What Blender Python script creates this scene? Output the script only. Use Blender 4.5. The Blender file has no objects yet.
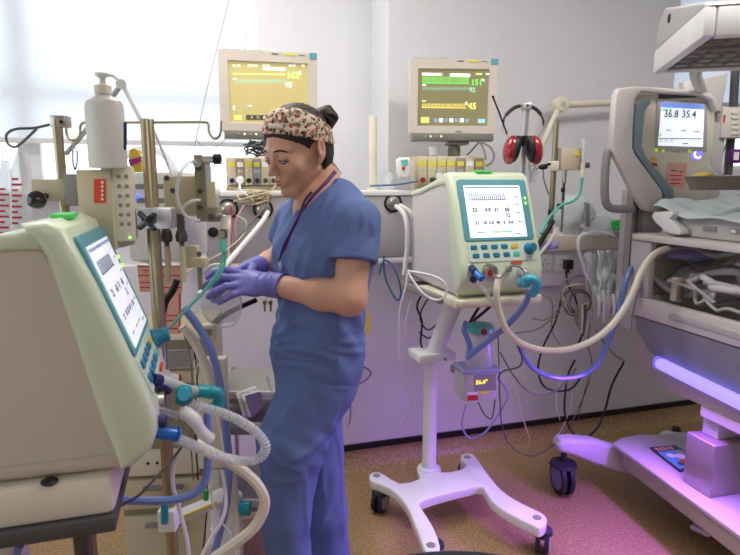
import bpy, bmesh, math, random
import numpy as np
from mathutils import Vector, Matrix, noise
random.seed(7)
C = bpy.context.scene
COL = C.collection
R = math.radians
# ------------------------------------------------------------------ camera, world, lights
TH = R(9.1); FPX = 575.0; EYE = 1.4
cam_d = bpy.data.cameras.new('camera'); cam = bpy.data.objects.new('camera', cam_d); COL.objects.link(cam)
cam.location = (0, 0, EYE); cam.rotation_euler = (R(90) - TH, 0, 0)
cam_d.sensor_width = 36; cam_d.lens = FPX / 740 * 36; cam_d.clip_start = .02
cam_d.dof.use_dof = True; cam_d.dof.focus_distance = 1.75; cam_d.dof.aperture_fstop = 4.5
C.camera = cam
C.view_settings.view_transform = 'Standard'; C.view_settings.look = 'None'
C.view_settings.gamma = 1; C.view_settings.use_curve_mapping = False
C.view_settings.exposure = -0.12
w = bpy.data.worlds.new('world'); C.world = w; w.use_nodes = True
w.node_tree.nodes['Background'].inputs[0].default_value = (.86, .93, 1, 1)
w.node_tree.nodes['Background'].inputs[1].default_value = 2.9

def area(name, loc, target, sx, sy, power, col=(1, 1, 1), portal=False, spread=180):
    l = bpy.data.lights.new(name, 'AREA'); l.shape = 'RECTANGLE'; l.size = sx; l.size_y = sy
    l.energy = power; l.color = col; l.spread = R(spread)
    o = bpy.data.objects.new(name, l); COL.objects.link(o); o.location = loc
    o.rotation_euler = (Vector(target) - Vector(loc)).to_track_quat('-Z', 'Y').to_euler()
    if portal: l.cycles.is_portal = True
    return o
# area lights added overhead, outside the frame, to fill the ward
area('ceiling_fill_light', (-.75, 2.1, 2.92), (-.75, 2.1, 0), 1.2, .6, 34, (1, .96, .9))
area('ceiling_fill_light', (1.3, 1.4, 2.92), (1.3, 1.4, 0), 1.2, .6, 38, (1, .96, .9))
area('ceiling_fill_light', (.2, -1.6, 2.92), (.2, -1.6, 0), 1.2, .6, 22, (1, .96, .9))

# ------------------------------------------------------------------ pixel helpers (frame 740x555)
ct, st = math.cos(TH), math.sin(TH)
CAM = Vector((0, 0, EYE))
def ray(px, py):
    u = (px - 370) / FPX; v = (py - 277.5) / FPX
    return Vector((u, ct - v * st, -st - v * ct))
def at(px, py, Y):
    d = ray(px, py); return CAM + d * (Y / d.y)
def onz(px, py, z):
    d = ray(px, py); return CAM + d * ((z - EYE) / d.z)
def onplane(px, py, p0, n):
    d = ray(px, py); n = Vector(n); return CAM + d * ((Vector(p0) - CAM).dot(n) / d.dot(n))
WA = R(16.8)
def WF(s, d, z): return Vector((s * math.cos(WA) - d * math.sin(WA), 2.73 + s * math.sin(WA) + d * math.cos(WA), z))
WN = Vector((-math.sin(WA), math.cos(WA), 0)); WE = Vector((math.cos(WA), math.sin(WA), 0))
def wp(px, py, d): return onplane(px, py, WF(0, d, 0), WN)
def ws(px, d, py=200): return (wp(px, py, d) - WF(0, 0, 0)).dot(WE)
def wz(px, py, d): return wp(px, py, d).z

# ------------------------------------------------------------------ materials
MATS = {}
def mat(name, col, rough=.5, metal=0., emit=0., ecol=None, alpha=1., trans=0., bump=0., bscale=60., var=.04, coat=0., ior=1.45, sss=0., vscale=9.):
    if name in MATS: return MATS[name]
    m = bpy.data.materials.new(name); m.use_nodes = True; nt = m.node_tree; b = nt.nodes['Principled BSDF']
    c = [(x / 255) for x in col]; c = [x / 12.92 if x <= .04045 else ((x + .055) / 1.055) ** 2.4 for x in c]
    tc = nt.nodes.new('ShaderNodeTexCoord'); nz = nt.nodes.new('ShaderNodeTexNoise'); nz.inputs['Scale'].default_value = vscale
    nz.inputs['Detail'].default_value = 4
    nt.links.new(tc.outputs['Object'], nz.inputs['Vector'])
    rp = nt.nodes.new('ShaderNodeValToRGB')
    rp.color_ramp.elements[0].position = .3; rp.color_ramp.elements[1].position = .7
    rp.color_ramp.elements[0].color = (*[x * (1 - var) for x in c], 1); rp.color_ramp.elements[1].color = (*[min(1, x * (1 + var)) for x in c], 1)
    nt.links.new(nz.outputs[0], rp.inputs[0]); nt.links.new(rp.outputs[0], b.inputs['Base Color'])
    b.inputs['Roughness'].default_value = rough; b.inputs['Metallic'].default_value = metal
    b.inputs['IOR'].default_value = ior
    b.inputs['Alpha'].default_value = alpha; b.inputs['Transmission Weight'].default_value = trans
    b.inputs['Coat Weight'].default_value = coat
    if sss: b.inputs['Subsurface Weight'].default_value = sss; b.inputs['Subsurface Radius'].default_value = (.01, .004, .002)
    if emit:
        nt.links.new(rp.outputs[0], b.inputs['Emission Color'])
        if ecol:
            nt.links.remove(b.inputs['Emission Color'].links[0]); b.inputs['Emission Color'].default_value = (*ecol, 1)
        b.inputs['Emission Strength'].default_value = emit
    if bump:
        n2 = nt.nodes.new('ShaderNodeTexNoise'); n2.inputs['Scale'].default_value = bscale; n2.inputs['Detail'].default_value = 3
        nt.links.new(tc.outputs['Object'], n2.inputs['Vector'])
        bp = nt.nodes.new('ShaderNodeBump'); bp.inputs['Strength'].default_value = bump; bp.inputs['Distance'].default_value = .004
        nt.links.new(n2.outputs[0], bp.inputs['Height']); nt.links.new(bp.outputs[0], b.inputs['Normal'])
    MATS[name] = m; return m
M = {}
def dm(k, *a, **kw): M[k] = mat(k, *a, **kw)
dm('wall_white', (222, 222, 226), .6, bump=.05, bscale=200, var=.01)
dm('panel_white', (214, 210, 214), .45, var=.015)
dm('trunk_grey', (170, 166, 170), .45, var=.02)
dm('cream', (226, 218, 198), .45); dm('beige', (203, 190, 160), .5); dm('beige_dark', (150, 138, 112), .5)
dm('white', (232, 232, 230), .4); dm('white_gloss', (236, 236, 236), .22, coat=.3)
dm('vent_core', (206, 200, 200), .45, var=.015); dm('vent_shell', (214, 226, 196), .35, coat=.2, var=.015)
dm('vent_core_warm', (208, 198, 184), .45, var=.015)
dm('vent_teal', (92, 160, 172), .35); dm('teal_button', (30, 120, 150), .35); dm('teal', (20, 150, 160), .3)
dm('yellow_button', (220, 190, 60), .4)
dm('steel', (190, 186, 178), .28, 1.0, bump=.02); dm('steel_warm', (172, 158, 128), .32, .9); dm('steel_dark', (95, 92, 88), .4, .8)
dm('alu', (205, 205, 208), .35, .8)
dm('grey', (140, 138, 136), .5); dm('grey_dark', (78, 77, 78), .5); dm('grey_light', (186, 184, 182), .5)
dm('black', (18, 18, 20), .45); dm('black_gloss', (14, 14, 16), .2, coat=.5)
dm('rubber', (36, 38, 48), .6); dm('red', (190, 30, 45), .4); dm('red_gloss', (150, 18, 34), .25, coat=.6)
dm('blue_tube', (112, 134, 200), .35, coat=.3); dm('blue_conn', (30, 110, 200), .3, coat=.3); dm('blue_elbow', (60, 170, 200), .3, coat=.3)
dm('navy', (30, 40, 90), .5); dm('lilac', (150, 150, 200), .5)
dm('green_tube', (90, 196, 176), .3, coat=.3); dm('green', (40, 170, 80), .4); dm('green_glow', (80, 200, 100), .4, emit=.15)
dm('yellow', (226, 214, 60), .5); dm('orange_red', (222, 70, 36), .5); dm('purple', (110, 20, 130), .5); dm('magenta', (170, 20, 140), .5)
dm('paper_pink', (232, 172, 158), .7); dm('paper_white', (236, 236, 232), .7); dm('cloth_white', (205, 215, 214), .85, bump=.4, bscale=40)
dm('tube_white', (225, 222, 222), .35, coat=.3); dm('tube_cream', (226, 216, 200), .4, coat=.3); dm('cable_cream', (206, 192, 160), .5)
dm('cable_grey', (128, 124, 122), .5); dm('cable_blue', (56, 100, 150), .5)
dm('clear', (235, 240, 245), .12, alpha=.38); dm('clear_soft', (225, 228, 232), .2, alpha=.55); dm('clear_dim', (205, 210, 214), .15, alpha=.3)
dm('basket', (120, 112, 100), .6, bump=.5, bscale=120)
dm('bottle_white', (220, 216, 210), .4)
# floor: speckled tan sheet vinyl
def floor_mat():
    m = bpy.data.materials.new('floor_vinyl'); m.use_nodes = True; nt = m.node_tree; b = nt.nodes['Principled BSDF']
    tc = nt.nodes.new('ShaderNodeTexCoord'); n1 = nt.nodes.new('ShaderNodeTexNoise'); n1.inputs['Scale'].default_value = 95; n1.inputs['Detail'].default_value = 5
    rp = nt.nodes.new('ShaderNodeValToRGB'); rp.color_ramp.elements[0].position = .36; rp.color_ramp.elements[1].position = .64
    rp.color_ramp.elements[0].color = (.24, .15, .068, 1); rp.color_ramp.elements[1].color = (.44, .29, .14, 1)
    nt.links.new(tc.outputs['Object'], n1.inputs['Vector']); nt.links.new(n1.outputs[0], rp.inputs[0]); nt.links.new(rp.outputs[0], b.inputs['Base Color'])
    b.inputs['Roughness'].default_value = .42
    MATS['floor_vinyl'] = m; return m
M['floor'] = floor_mat()
def blind_mat():
    m = bpy.data.materials.new('blind_fabric'); m.use_nodes = True; nt = m.node_tree; b = nt.nodes['Principled BSDF']; out = nt.nodes['Material Output']
    b.inputs['Base Color'].default_value = (.86, .88, .9, 1); b.inputs['Roughness'].default_value = .9
    tr = nt.nodes.new('ShaderNodeBsdfTranslucent'); tr.inputs[0].default_value = (.84, .87, .93, 1)
    wv = nt.nodes.new('ShaderNodeTexNoise'); wv.inputs['Scale'].default_value = 300
    mx = nt.nodes.new('ShaderNodeMixShader'); mx.inputs[0].default_value = .55
    bp = nt.nodes.new('ShaderNodeBump'); bp.inputs['Strength'].default_value = .1; nt.links.new(wv.outputs[0], bp.inputs['Height']); nt.links.new(bp.outputs[0], b.inputs['Normal'])
    nt.links.new(b.outputs[0], mx.inputs[1]); nt.links.new(tr.outputs[0], mx.inputs[2]); nt.links.new(mx.outputs[0], out.inputs[0])
    return m
M['blind'] = blind_mat()
def glass_mat():
    m = bpy.data.materials.new('window_glass'); m.use_nodes = True; nt = m.node_tree; out = nt.nodes['Material Output']
    t = nt.nodes.new('ShaderNodeBsdfTransparent'); t.inputs[0].default_value = (.97, .98, .98, 1)
    g = nt.nodes.new('ShaderNodeBsdfGlossy'); g.inputs['Roughness'].default_value = .05
    mx = nt.nodes.new('ShaderNodeMixShader'); mx.inputs[0].default_value = .05
    nt.links.new(t.outputs[0], mx.inputs[1]); nt.links.new(g.outputs[0], mx.inputs[2]); nt.links.new(mx.outputs[0], out.inputs[0])
    return m
M['glass'] = glass_mat()

# ------------------------------------------------------------------ mesh builder
class B:
    def __init__(s): s.bm = bmesh.new(); s.mats = []
    def mi(s, m):
        if m is None: m = 'white'
        m = M[m] if isinstance(m, str) else m
        if m not in s.mats: s.mats.append(m)
        return s.mats.index(m)
    def merge(s, t, m, mtx=None, smooth=True):
        if mtx is not None: bmesh.ops.transform(t, matrix=mtx, verts=t.verts)
        i = s.mi(m); vm = {}
        for v in t.verts: vm[v] = s.bm.verts.new(v.co)
        for f in t.faces:
            try: g = s.bm.faces.new([vm[v] for v in f.verts])
            except ValueError: continue
            g.material_index = i; g.smooth = smooth
        t.free(); return s
    def box(s, c, size, m=None, rot=None, bev=0., seg=2, fr=None):
        t = bmesh.new(); bmesh.ops.create_cube(t, size=1); bmesh.ops.scale(t, vec=size, verts=t.verts)
        if bev: bmesh.ops.bevel(t, geom=t.edges[:], offset=min(bev, min(size) * .49), segments=seg, affect='EDGES', profile=.5)
        mt = Matrix.Translation(c)
        if rot is not None: mt = mt @ (rot.to_4x4() if hasattr(rot, 'to_4x4') else Matrix.Rotation(rot, 4, 'Z'))
        return s.merge(t, m, mt)
    def cyl(s, p0, p1, r0, m=None, r1=None, seg=20, bev=0.):
        p0, p1 = Vector(p0), Vector(p1); r1 = r0 if r1 is None else r1; d = p1 - p0
        t = bmesh.new(); bmesh.ops.create_cone(t, cap_ends=True, segments=seg, radius1=r0, radius2=r1, depth=d.length)
        if bev:
            es = [e for e in t.edges if any(len(f.verts) > 4 for f in e.link_faces)]
            bmesh.ops.bevel(t, geom=es, offset=bev, segments=2, affect='EDGES', profile=.5)
        return s.merge(t, m, Matrix.Translation((p0 + p1) / 2) @ d.to_track_quat('Z', 'Y').to_matrix().to_4x4())
    def ball(s, c, r, m=None, seg=16, rot=None):
        t = bmesh.new(); bmesh.ops.create_uvsphere(t, u_segments=seg, v_segments=max(6, seg * 2 // 3), radius=1)
        r = (r, r, r) if isinstance(r, (int, float)) else r
        mt = Matrix.Translation(c) @ (rot.to_4x4() if rot is not None else Matrix()) @ Matrix.Diagonal((*r, 1))
        return s.merge(t, m, mt)
    def tube(s, pts, r, m=None, seg=8, sm=6, caps=True, radf=None, closed=False):
        P = spline([Vector(p) for p in pts], sm, closed) if sm > 1 else [Vector(p) for p in pts]
        n = len(P); t = bmesh.new(); rings = []; up = None
        L = 0
        for i in range(n):
            a = P[i - 1] if (i or closed) else P[0]; b = P[(i + 1) % n] if (i < n - 1 or closed) else P[-1]
            d = (b - a)
            d = d.normalized() if d.length > 1e-9 else Vector((0, 0, 1))
            if up is None:
                up = Vector((0, 0, 1)) if abs(d.z) < .9 else Vector((1, 0, 0))
            x = d.cross(up).normalized(); up = x.cross(d).normalized()
            if i: L += (P[i] - P[i - 1]).length
            rr = r[min(i, len(r) - 1)] if isinstance(r, (list, tuple)) else r
            if radf: rr = rr * radf(L, i / max(1, n - 1))
            rings.append([t.verts.new(P[i] + (x * math.cos(q) + up * math.sin(q)) * rr) for q in [2 * math.pi * k / seg for k in range(seg)]])
        for i in range(n if closed else n - 1):
            A, Bq = rings[i], rings[(i + 1) % n]
            for k in range(seg): t.faces.new((A[k], A[(k + 1) % seg], Bq[(k + 1) % seg], Bq[k]))
        if caps and not closed: t.faces.new(rings[0][::-1]); t.faces.new(rings[-1])
        return s.merge(t, m)
    def lathe(s, prof, o, m=None, axis=(0, 0, 1), seg=28):
        t = bmesh.new(); rings = []
        for r, z in prof:
            rings.append([t.verts.new((r * math.cos(2 * math.pi * k / seg), r * math.sin(2 * math.pi * k / seg), z)) for k in range(seg)] if r > 1e-5 else [t.verts.new((0, 0, z))])
        for A, Bq in zip(rings, rings[1:]):
            for k in range(seg):
                k2 = (k + 1) % seg
                if len(A) == 1 and len(Bq) == 1: continue
                if len(A) == 1: t.faces.new((A[0], Bq[k2], Bq[k]))
                elif len(Bq) == 1: t.faces.new((A[k], A[k2], Bq[0]))
                else: t.faces.new((A[k], A[k2], Bq[k2], Bq[k]))
        bmesh.ops.recalc_face_normals(t, faces=t.faces)
        return s.merge(t, m, Matrix.Translation(o) @ Vector(axis).to_track_quat('Z', 'Y').to_matrix().to_4x4())
    def prism(s, pts, vec, m=None, bev=0., seg=3, bevall=False):
        pts = [Vector(p) for p in pts]; vec = Vector(vec); t = bmesh.new()
        a = [t.verts.new(p) for p in pts]; b = [t.verts.new(p + vec) for p in pts]; n = len(pts)
        f0 = t.faces.new(a[::-1]); f1 = t.faces.new(b)
        for i in range(n): t.faces.new((a[i], a[(i + 1) % n], b[(i + 1) % n], b[i]))
        bmesh.ops.recalc_face_normals(t, faces=t.faces)
        if bev:
            es = t.edges[:] if bevall else list(set(f0.edges[:] + f1.edges[:]))
            bmesh.ops.bevel(t, geom=es, offset=bev, segments=seg, affect='EDGES', profile=.5, clamp_overlap=True)
        return s.merge(t, m)
    def quad(s, pts, m=None):
        i = s.mi(m); f = s.bm.faces.new([s.bm.verts.new(p) for p in pts]); f.material_index = i; return s
    def grid(s, fn, nu, nv, m=None, thick=0):
        i = s.mi(m); V = [[s.bm.verts.new(fn(a / nu, b / nv)) for b in range(nv + 1)] for a in range(nu + 1)]
        for a in range(nu):
            for b in range(nv):
                f = s.bm.faces.new((V[a][b], V[a + 1][b], V[a + 1][b + 1], V[a][b + 1])); f.material_index = i; f.smooth = True
        return s
def spline(P, k, closed=False):
    n = len(P)
    if n < 3 and not closed: return [P[0].lerp(P[-1], i / k) for i in range(k + 1)]
    out = []
    for i in range(n if closed else n - 1):
        if closed: p0, p1, p2, p3 = P[i - 1], P[i], P[(i + 1) % n], P[(i + 2) % n]
        else: p0 = P[max(0, i - 1)]; p1 = P[i]; p2 = P[i + 1]; p3 = P[min(n - 1, i + 2)]
        for j in range(k):
            t = j / k
            out.append(.5 * ((2 * p1) + (p2 - p0) * t + (2 * p0 - 5 * p1 + 4 * p2 - p3) * t * t + (3 * p1 - p0 - 3 * p2 + p3) * t ** 3))
    if not closed: out.append(P[-1].copy())
    return out
def rrect(w, h, r, n=5, cx=0, cy=0):
    out = []
    for (sx, sy, a0) in ((1, 1, 0), (-1, 1, 90), (-1, -1, 180), (1, -1, 270)):
        for k in range(n + 1):
            a = R(a0 + 90 * k / n); out.append((cx + sx * (w / 2 - r) + r * math.cos(a), cy + sy * (h / 2 - r) + r * math.sin(a)))
    return out
# ------------------------------------------------------------------ objects
MW = {}
def mw(o): return MW.get(o.name, Matrix())
def tag(o, label=None, cat=None, group=None, kind=None):
    if label: o['label'] = label
    if cat: o['category'] = cat
    if group: o['group'] = group
    if kind: o['kind'] = kind
    return o
def thing(name, label, cat, loc, rz=0., group=None):
    o = bpy.data.objects.new(name, None); COL.objects.link(o); o.location = loc; o.rotation_euler = (0, 0, rz)
    o.empty_display_size = .05
    MW[o.name] = Matrix.Translation(loc) @ Matrix.Rotation(rz, 4, 'Z')
    return tag(o, label, cat, group)
def obj(name, b, parent=None, label=None, sharp=35, local=False, base=True, mesh=None):
    if mesh is None:
        me = bpy.data.meshes.new(name); 
        bmesh.ops.recalc_face_normals(b.bm, faces=b.bm.faces)
        b.bm.to_mesh(me); b.bm.free()
        for m in b.mats: me.materials.append(m)
    else: me = mesh
    if sharp and len(me.polygons): me.shade_smooth(); me.set_sharp_from_angle(angle=R(sharp))
    o = bpy.data.objects.new(name, me); COL.objects.link(o)
    if parent is not None:
        if not local: me.transform(mw(parent).inverted())
        o.parent = parent; MW[o.name] = mw(parent).copy()
    elif base:
        co = [v.co for v in me.vertices]
        c = Vector(((min(v.x for v in co) + max(v.x for v in co)) / 2, (min(v.y for v in co) + max(v.y for v in co)) / 2, min(v.z for v in co)))
        me.transform(Matrix.Translation(-c)); o.location = c; MW[o.name] = Matrix.Translation(c)
    if label: o['label'] = label
    return o
def top(name, b, label, cat, group=None, **kw): return tag(obj(name, b, **kw), label, cat, group)
def struct(name, b): o = obj(name, b, base=False); o['kind'] = 'structure'; return o
def copy_tree(o, parent=None):
    c = o.copy(); COL.objects.link(c)
    if parent is not None: c.parent = parent
    MW[c.name] = mw(o)
    for ch in list(o.children): copy_tree(ch, c)
    return c
def PP(L): return [at(*p) for p in L]
def cable(name, label, cat, pts, r, m, group=None, seg=8, sm=6, radf=None, world=False):
    b = B(); b.tube(pts if world else PP(pts), r, m, seg=seg, sm=sm, radf=radf)
    return top(name, b, label, cat, group)
def text_bm(b, s, size, origin, xdir, ydir, m, depth=.0006, align='LEFT', bold=0.0):
    """lettering standing proud of a surface, merged into builder b"""
    cu = bpy.data.curves.new('t', 'FONT'); cu.body = s; cu.size = size; cu.align_x = align; cu.extrude = depth; cu.resolution_u = 2
    cu.offset = bold
    o = bpy.data.objects.new('t', cu); me = o.to_mesh()
    x = Vector(xdir).normalized(); y = Vector(ydir).normalized(); z = x.cross(y)
    mt = Matrix((x, y, z)).transposed().to_4x4(); mt.translation = Vector(origin)
    t = bmesh.new(); t.from_mesh(me); o.to_mesh_clear(); bpy.data.objects.remove(o); bpy.data.curves.remove(cu)
    b.merge(t, m, mt, smooth=False)

# ------------------------------------------------------------------ setting
b = B(); S0, S1, DB = -3.2, 4.2, -6.0
b.prism([WF(S0, .75, 0), WF(S1, .75, 0), WF(S1, DB, 0), WF(S0, DB, 0)], (0, 0, -.1), 'floor'); struct('floor', b)
b = B(); b.prism([WF(S0, .9, 2.95), WF(S1, .9, 2.95), WF(S1, DB, 2.95), WF(S0, DB, 2.95)], (0, 0, .1), 'wall_white'); struct('ceiling', b)
def wbox(b, s0, s1, d0, d1, z0, z1, m, bev=0.):
    b.box(WF((s0 + s1) / 2, (d0 + d1) / 2, (z0 + z1) / 2), (s1 - s0, d1 - d0, z1 - z0), m, rot=WA, bev=bev)
D1, D2 = .60, .30
sStep = ws(388, D2); sW1 = ws(262, D1); sW2 = ws(671, D2, 120)
b = B()
sLed = ws(500, 0); sT0_ = ws(206, -.05, 230)
wbox(b, S0, sLed, 0, D1 + .15, 0, 1.06, 'panel_white'); wbox(b, S0, sT0_, .10, D1 + .15, 1.06, 1.352, 'wall_white')
wbox(b, sLed, S1, 0, D2 + .15, 0, 1.12, 'panel_white')
wbox(b, sW1, sStep, D1, D1 + .15, 1.06, 2.95, 'wall_white')        # pier beside the window
wbox(b, S0, sW1, D1, D1 + .15, 2.62, 2.95, 'wall_white')
wbox(b, sStep, sW2, D2, D2 + .45, 1.06, 2.95, 'wall_white')
wbox(b, sW2, S1, D2, D2 + .15, 1.12, 1.50, 'wall_white')
wbox(b, sW2, S1, D2, D2 + .15, 2.62, 2.95, 'wall_white')
struct('wall_back', b)
b = B(); b.box(WF(S1 + .05, (DB + .9) / 2, 1.375), (.1, .9 - DB, 2.95), 'wall_white', rot=WA); struct('wall_right', b)
b = B()   # left wall with an unseen window added for daylight from the left
for d0, d1, z0, z1 in ((DB, -2.6, 0, 2.95), (-.2, .9, 0, 2.95), (-2.6, -.2, 0, .95), (-2.6, -.2, 2.55, 2.95)): b.box(WF(S0 - .05, (d0 + d1) / 2, (z0 + z1) / 2), (.1, d1 - d0, z1 - z0), 'wall_white', rot=WA)
struct('wall_left', b)
b = B()
for d0, d1, z0, z1 in ((-2.6, -.2, .95, 1.0), (-2.6, -.2, 2.5, 2.55), (-2.6, -2.55, 1, 2.5), (-.25, -.2, 1, 2.5), (-1.43, -1.37, 1, 2.5)): b.box(WF(S0 - .05, (d0 + d1) / 2, (z0 + z1) / 2), (.06, d1 - d0, z1 - z0), 'grey_light', rot=WA)
f = struct('added_window', b); g = B(); g.box(WF(S0 - .05, -1.4, 1.75), (.006, 2.3, 1.5), 'glass', rot=WA); obj('pane', g, f)
c_ = WF(S0 - .12, -1.4, 1.75); area('window_portal', c_, c_ + WE, 2.4, 1.6, 1, portal=True)
b = B(); b.box(WF((S0 + S1) / 2, DB - .05, 1.375), (S1 - S0, .1, 2.95), 'wall_white', rot=WA); struct('wall_front', b)
b = B(); wbox(b, S0, S1, -.012, 0, .095, .125, 'black'); struct('baseboard_back', b)
b = B()   # coved edge of the floor vinyl up the wall
cove = [(-.06, .001), (-.03, .008), (-.012, .03), (-.006, .095), (0, .095), (0, .001)]
b.prism([WF(S0, d, z) for d, z in cove], WE * (S1 - S0), 'floor'); struct('trim_1', b)
# windows: frame bars, glass, translucent roller blinds
def window(name, s0, s1, d, z0, z1, vb, hb):
    b = B(); e = .028
    wbox(b, s0, s1, d + .08, d + .14, z0, z0 + e, 'white'); wbox(b, s0, s1, d + .08, d + .14, z1 - e, z1, 'white')
    wbox(b, s0, s0 + e, d + .08, d + .14, z0, z1, 'white'); wbox(b, s1 - e, s1, d + .08, d + .14, z0, z1, 'white')
    for s, w_ in vb: wbox(b, s - w_ / 2, s + w_ / 2, d + .08, d + .14, z0, z1, 'grey_light')
    for z, h in hb: wbox(b, s0, s1, d + .08, d + .14, z - h / 2, z + h / 2, 'grey_light')
    f = struct(name, b)
    g = B(); wbox(g, s0 + e, s1 - e, d + .105, d + .111, z0 + e, z1 - e, 'glass'); obj('pane', g, f)
window('window_1', S0, sW1, D1, 1.352, 2.62, [(ws(22, D1 + .1, 60), .10), (ws(-150, D1 + .1, 60), .1)], [(wz(60, 96, D1 + .1), .07)])
window('window_2', sW2, S1, D2, 1.50, 2.62, [(ws(728, D2 + .1, 120), .05)], [])
def blind(label, s0, s1, d, z0, z1):
    t = thing('roller_blind', label, 'blind', WF((s0 + s1) / 2, d, z0), WA)
    b = B(); wbox(b, s0, s1, d - .0006, d + .0006, z0 + .02, z1, 'blind'); obj('fabric', b, t)
    b = B(); wbox(b, s0, s1, d - .007, d + .007, z0, z0 + .025, 'grey_light', .004); obj('bottom_bar', b, t)
    b = B(); b.cyl(WF(s0, d + .01, z1 + .02), WF(s1, d + .01, z1 + .02), .025, 'white'); obj('roller', b, t)
sB1 = ws(249, D1 - .0, 120)
blind('wide translucent white roller blind pulled down over the left window', S0 + .02, sB1, D1 + .04, wz(120, 145, D1 + .04), 2.57)
blind('white roller blind over the window behind the infant warmer', sW2 + .01, S1 - .02, D2 + .04, wz(730, 107, D2 + .04), 2.57)
for s0, s1, d, z0, z1 in ((S0, sW1, D1 + .2, 1.352, 2.62), (sW2, S1, D2 + .2, 1.5, 2.62)):
    c_ = WF((s0 + s1) / 2, d, (z0 + z1) / 2); area('window_portal', c_, c_ - WN, s1 - s0, z1 - z0, 1, portal=True)

# bedhead trunking with gas outlets
def wthing(name, label, cat, s, d, z, group=None): return thing(name, label, cat, WF(s, d, z), WA, group)
zt0, zt1 = 1.065, 1.365
sT0 = ws(206, -.05, 230)
tr = wthing('medical_trunking', 'grey bedhead trunking with gas outlets running behind the nurse', 'trunking', (sT0 + sLed) / 2, -.05, zt0)
b = B(); wbox(b, sT0, sLed, -.06, -.001, zt0, zt1 - .012, 'trunk_grey', .004); obj('front_panel', b, tr)
b = B(); wbox(b, sT0 - .03, sLed, -.068, D2 - .002, zt1 - .012, zt1 + .012, 'white', .004); wbox(b, sT0 - .03, sStep, D2 - .002, D1 - .002, zt1 - .012, zt1 + .012, 'white'); wbox(b, S0, sT0 - .031, .0, D1 - .01, zt1 - .012, zt1 + .012, 'white', .004)
obj('ledge', b, tr)
b = B(); b.prism([WF(sT0 - .09 + x, -.06, z) for x, z in ((.09, zt0 - .04), (.09, zt1 - .012), (0, zt1 - .012), (0, zt0 + .17), (.025, zt0 + .08), (.06, zt0))], WN * .058, 'white', bev=.01); obj('end_cap', b, tr, label='white curved end cap of the trunking')
b = B(); wbox(b, sT0, sLed, -.0585, -.004, zt0 - .03, zt0 - .001, 'white', .004); obj('lower_edge', b, tr)
for px, py, k in ((228, 209, 1), (263, 209, 1), (393, 203, 1), (213, 232, 0)):
    p = wp(px, py, -.06)
    b = B()
    if k:
        b.lathe([(.044, 0), (.044, .004), (.034, .006), (.034, .001)], p, 'black', -WN); b.lathe([(.026, 0), (.026, .012), (.02, .016), (.02, .03), (.008, .032), (0, .032)], p, 'steel', -WN)
        b.lathe([(.034, 0.0), (.034, .002), (0, .002)], p, 'grey_light', -WN)
        obj('gas_outlet', b, tr)
    else:
        b.lathe([(.022, 0), (.022, .006), (.018, .009), (0, .009)], p, 'black', -WN); obj('blanking_plug', b, tr)
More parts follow.
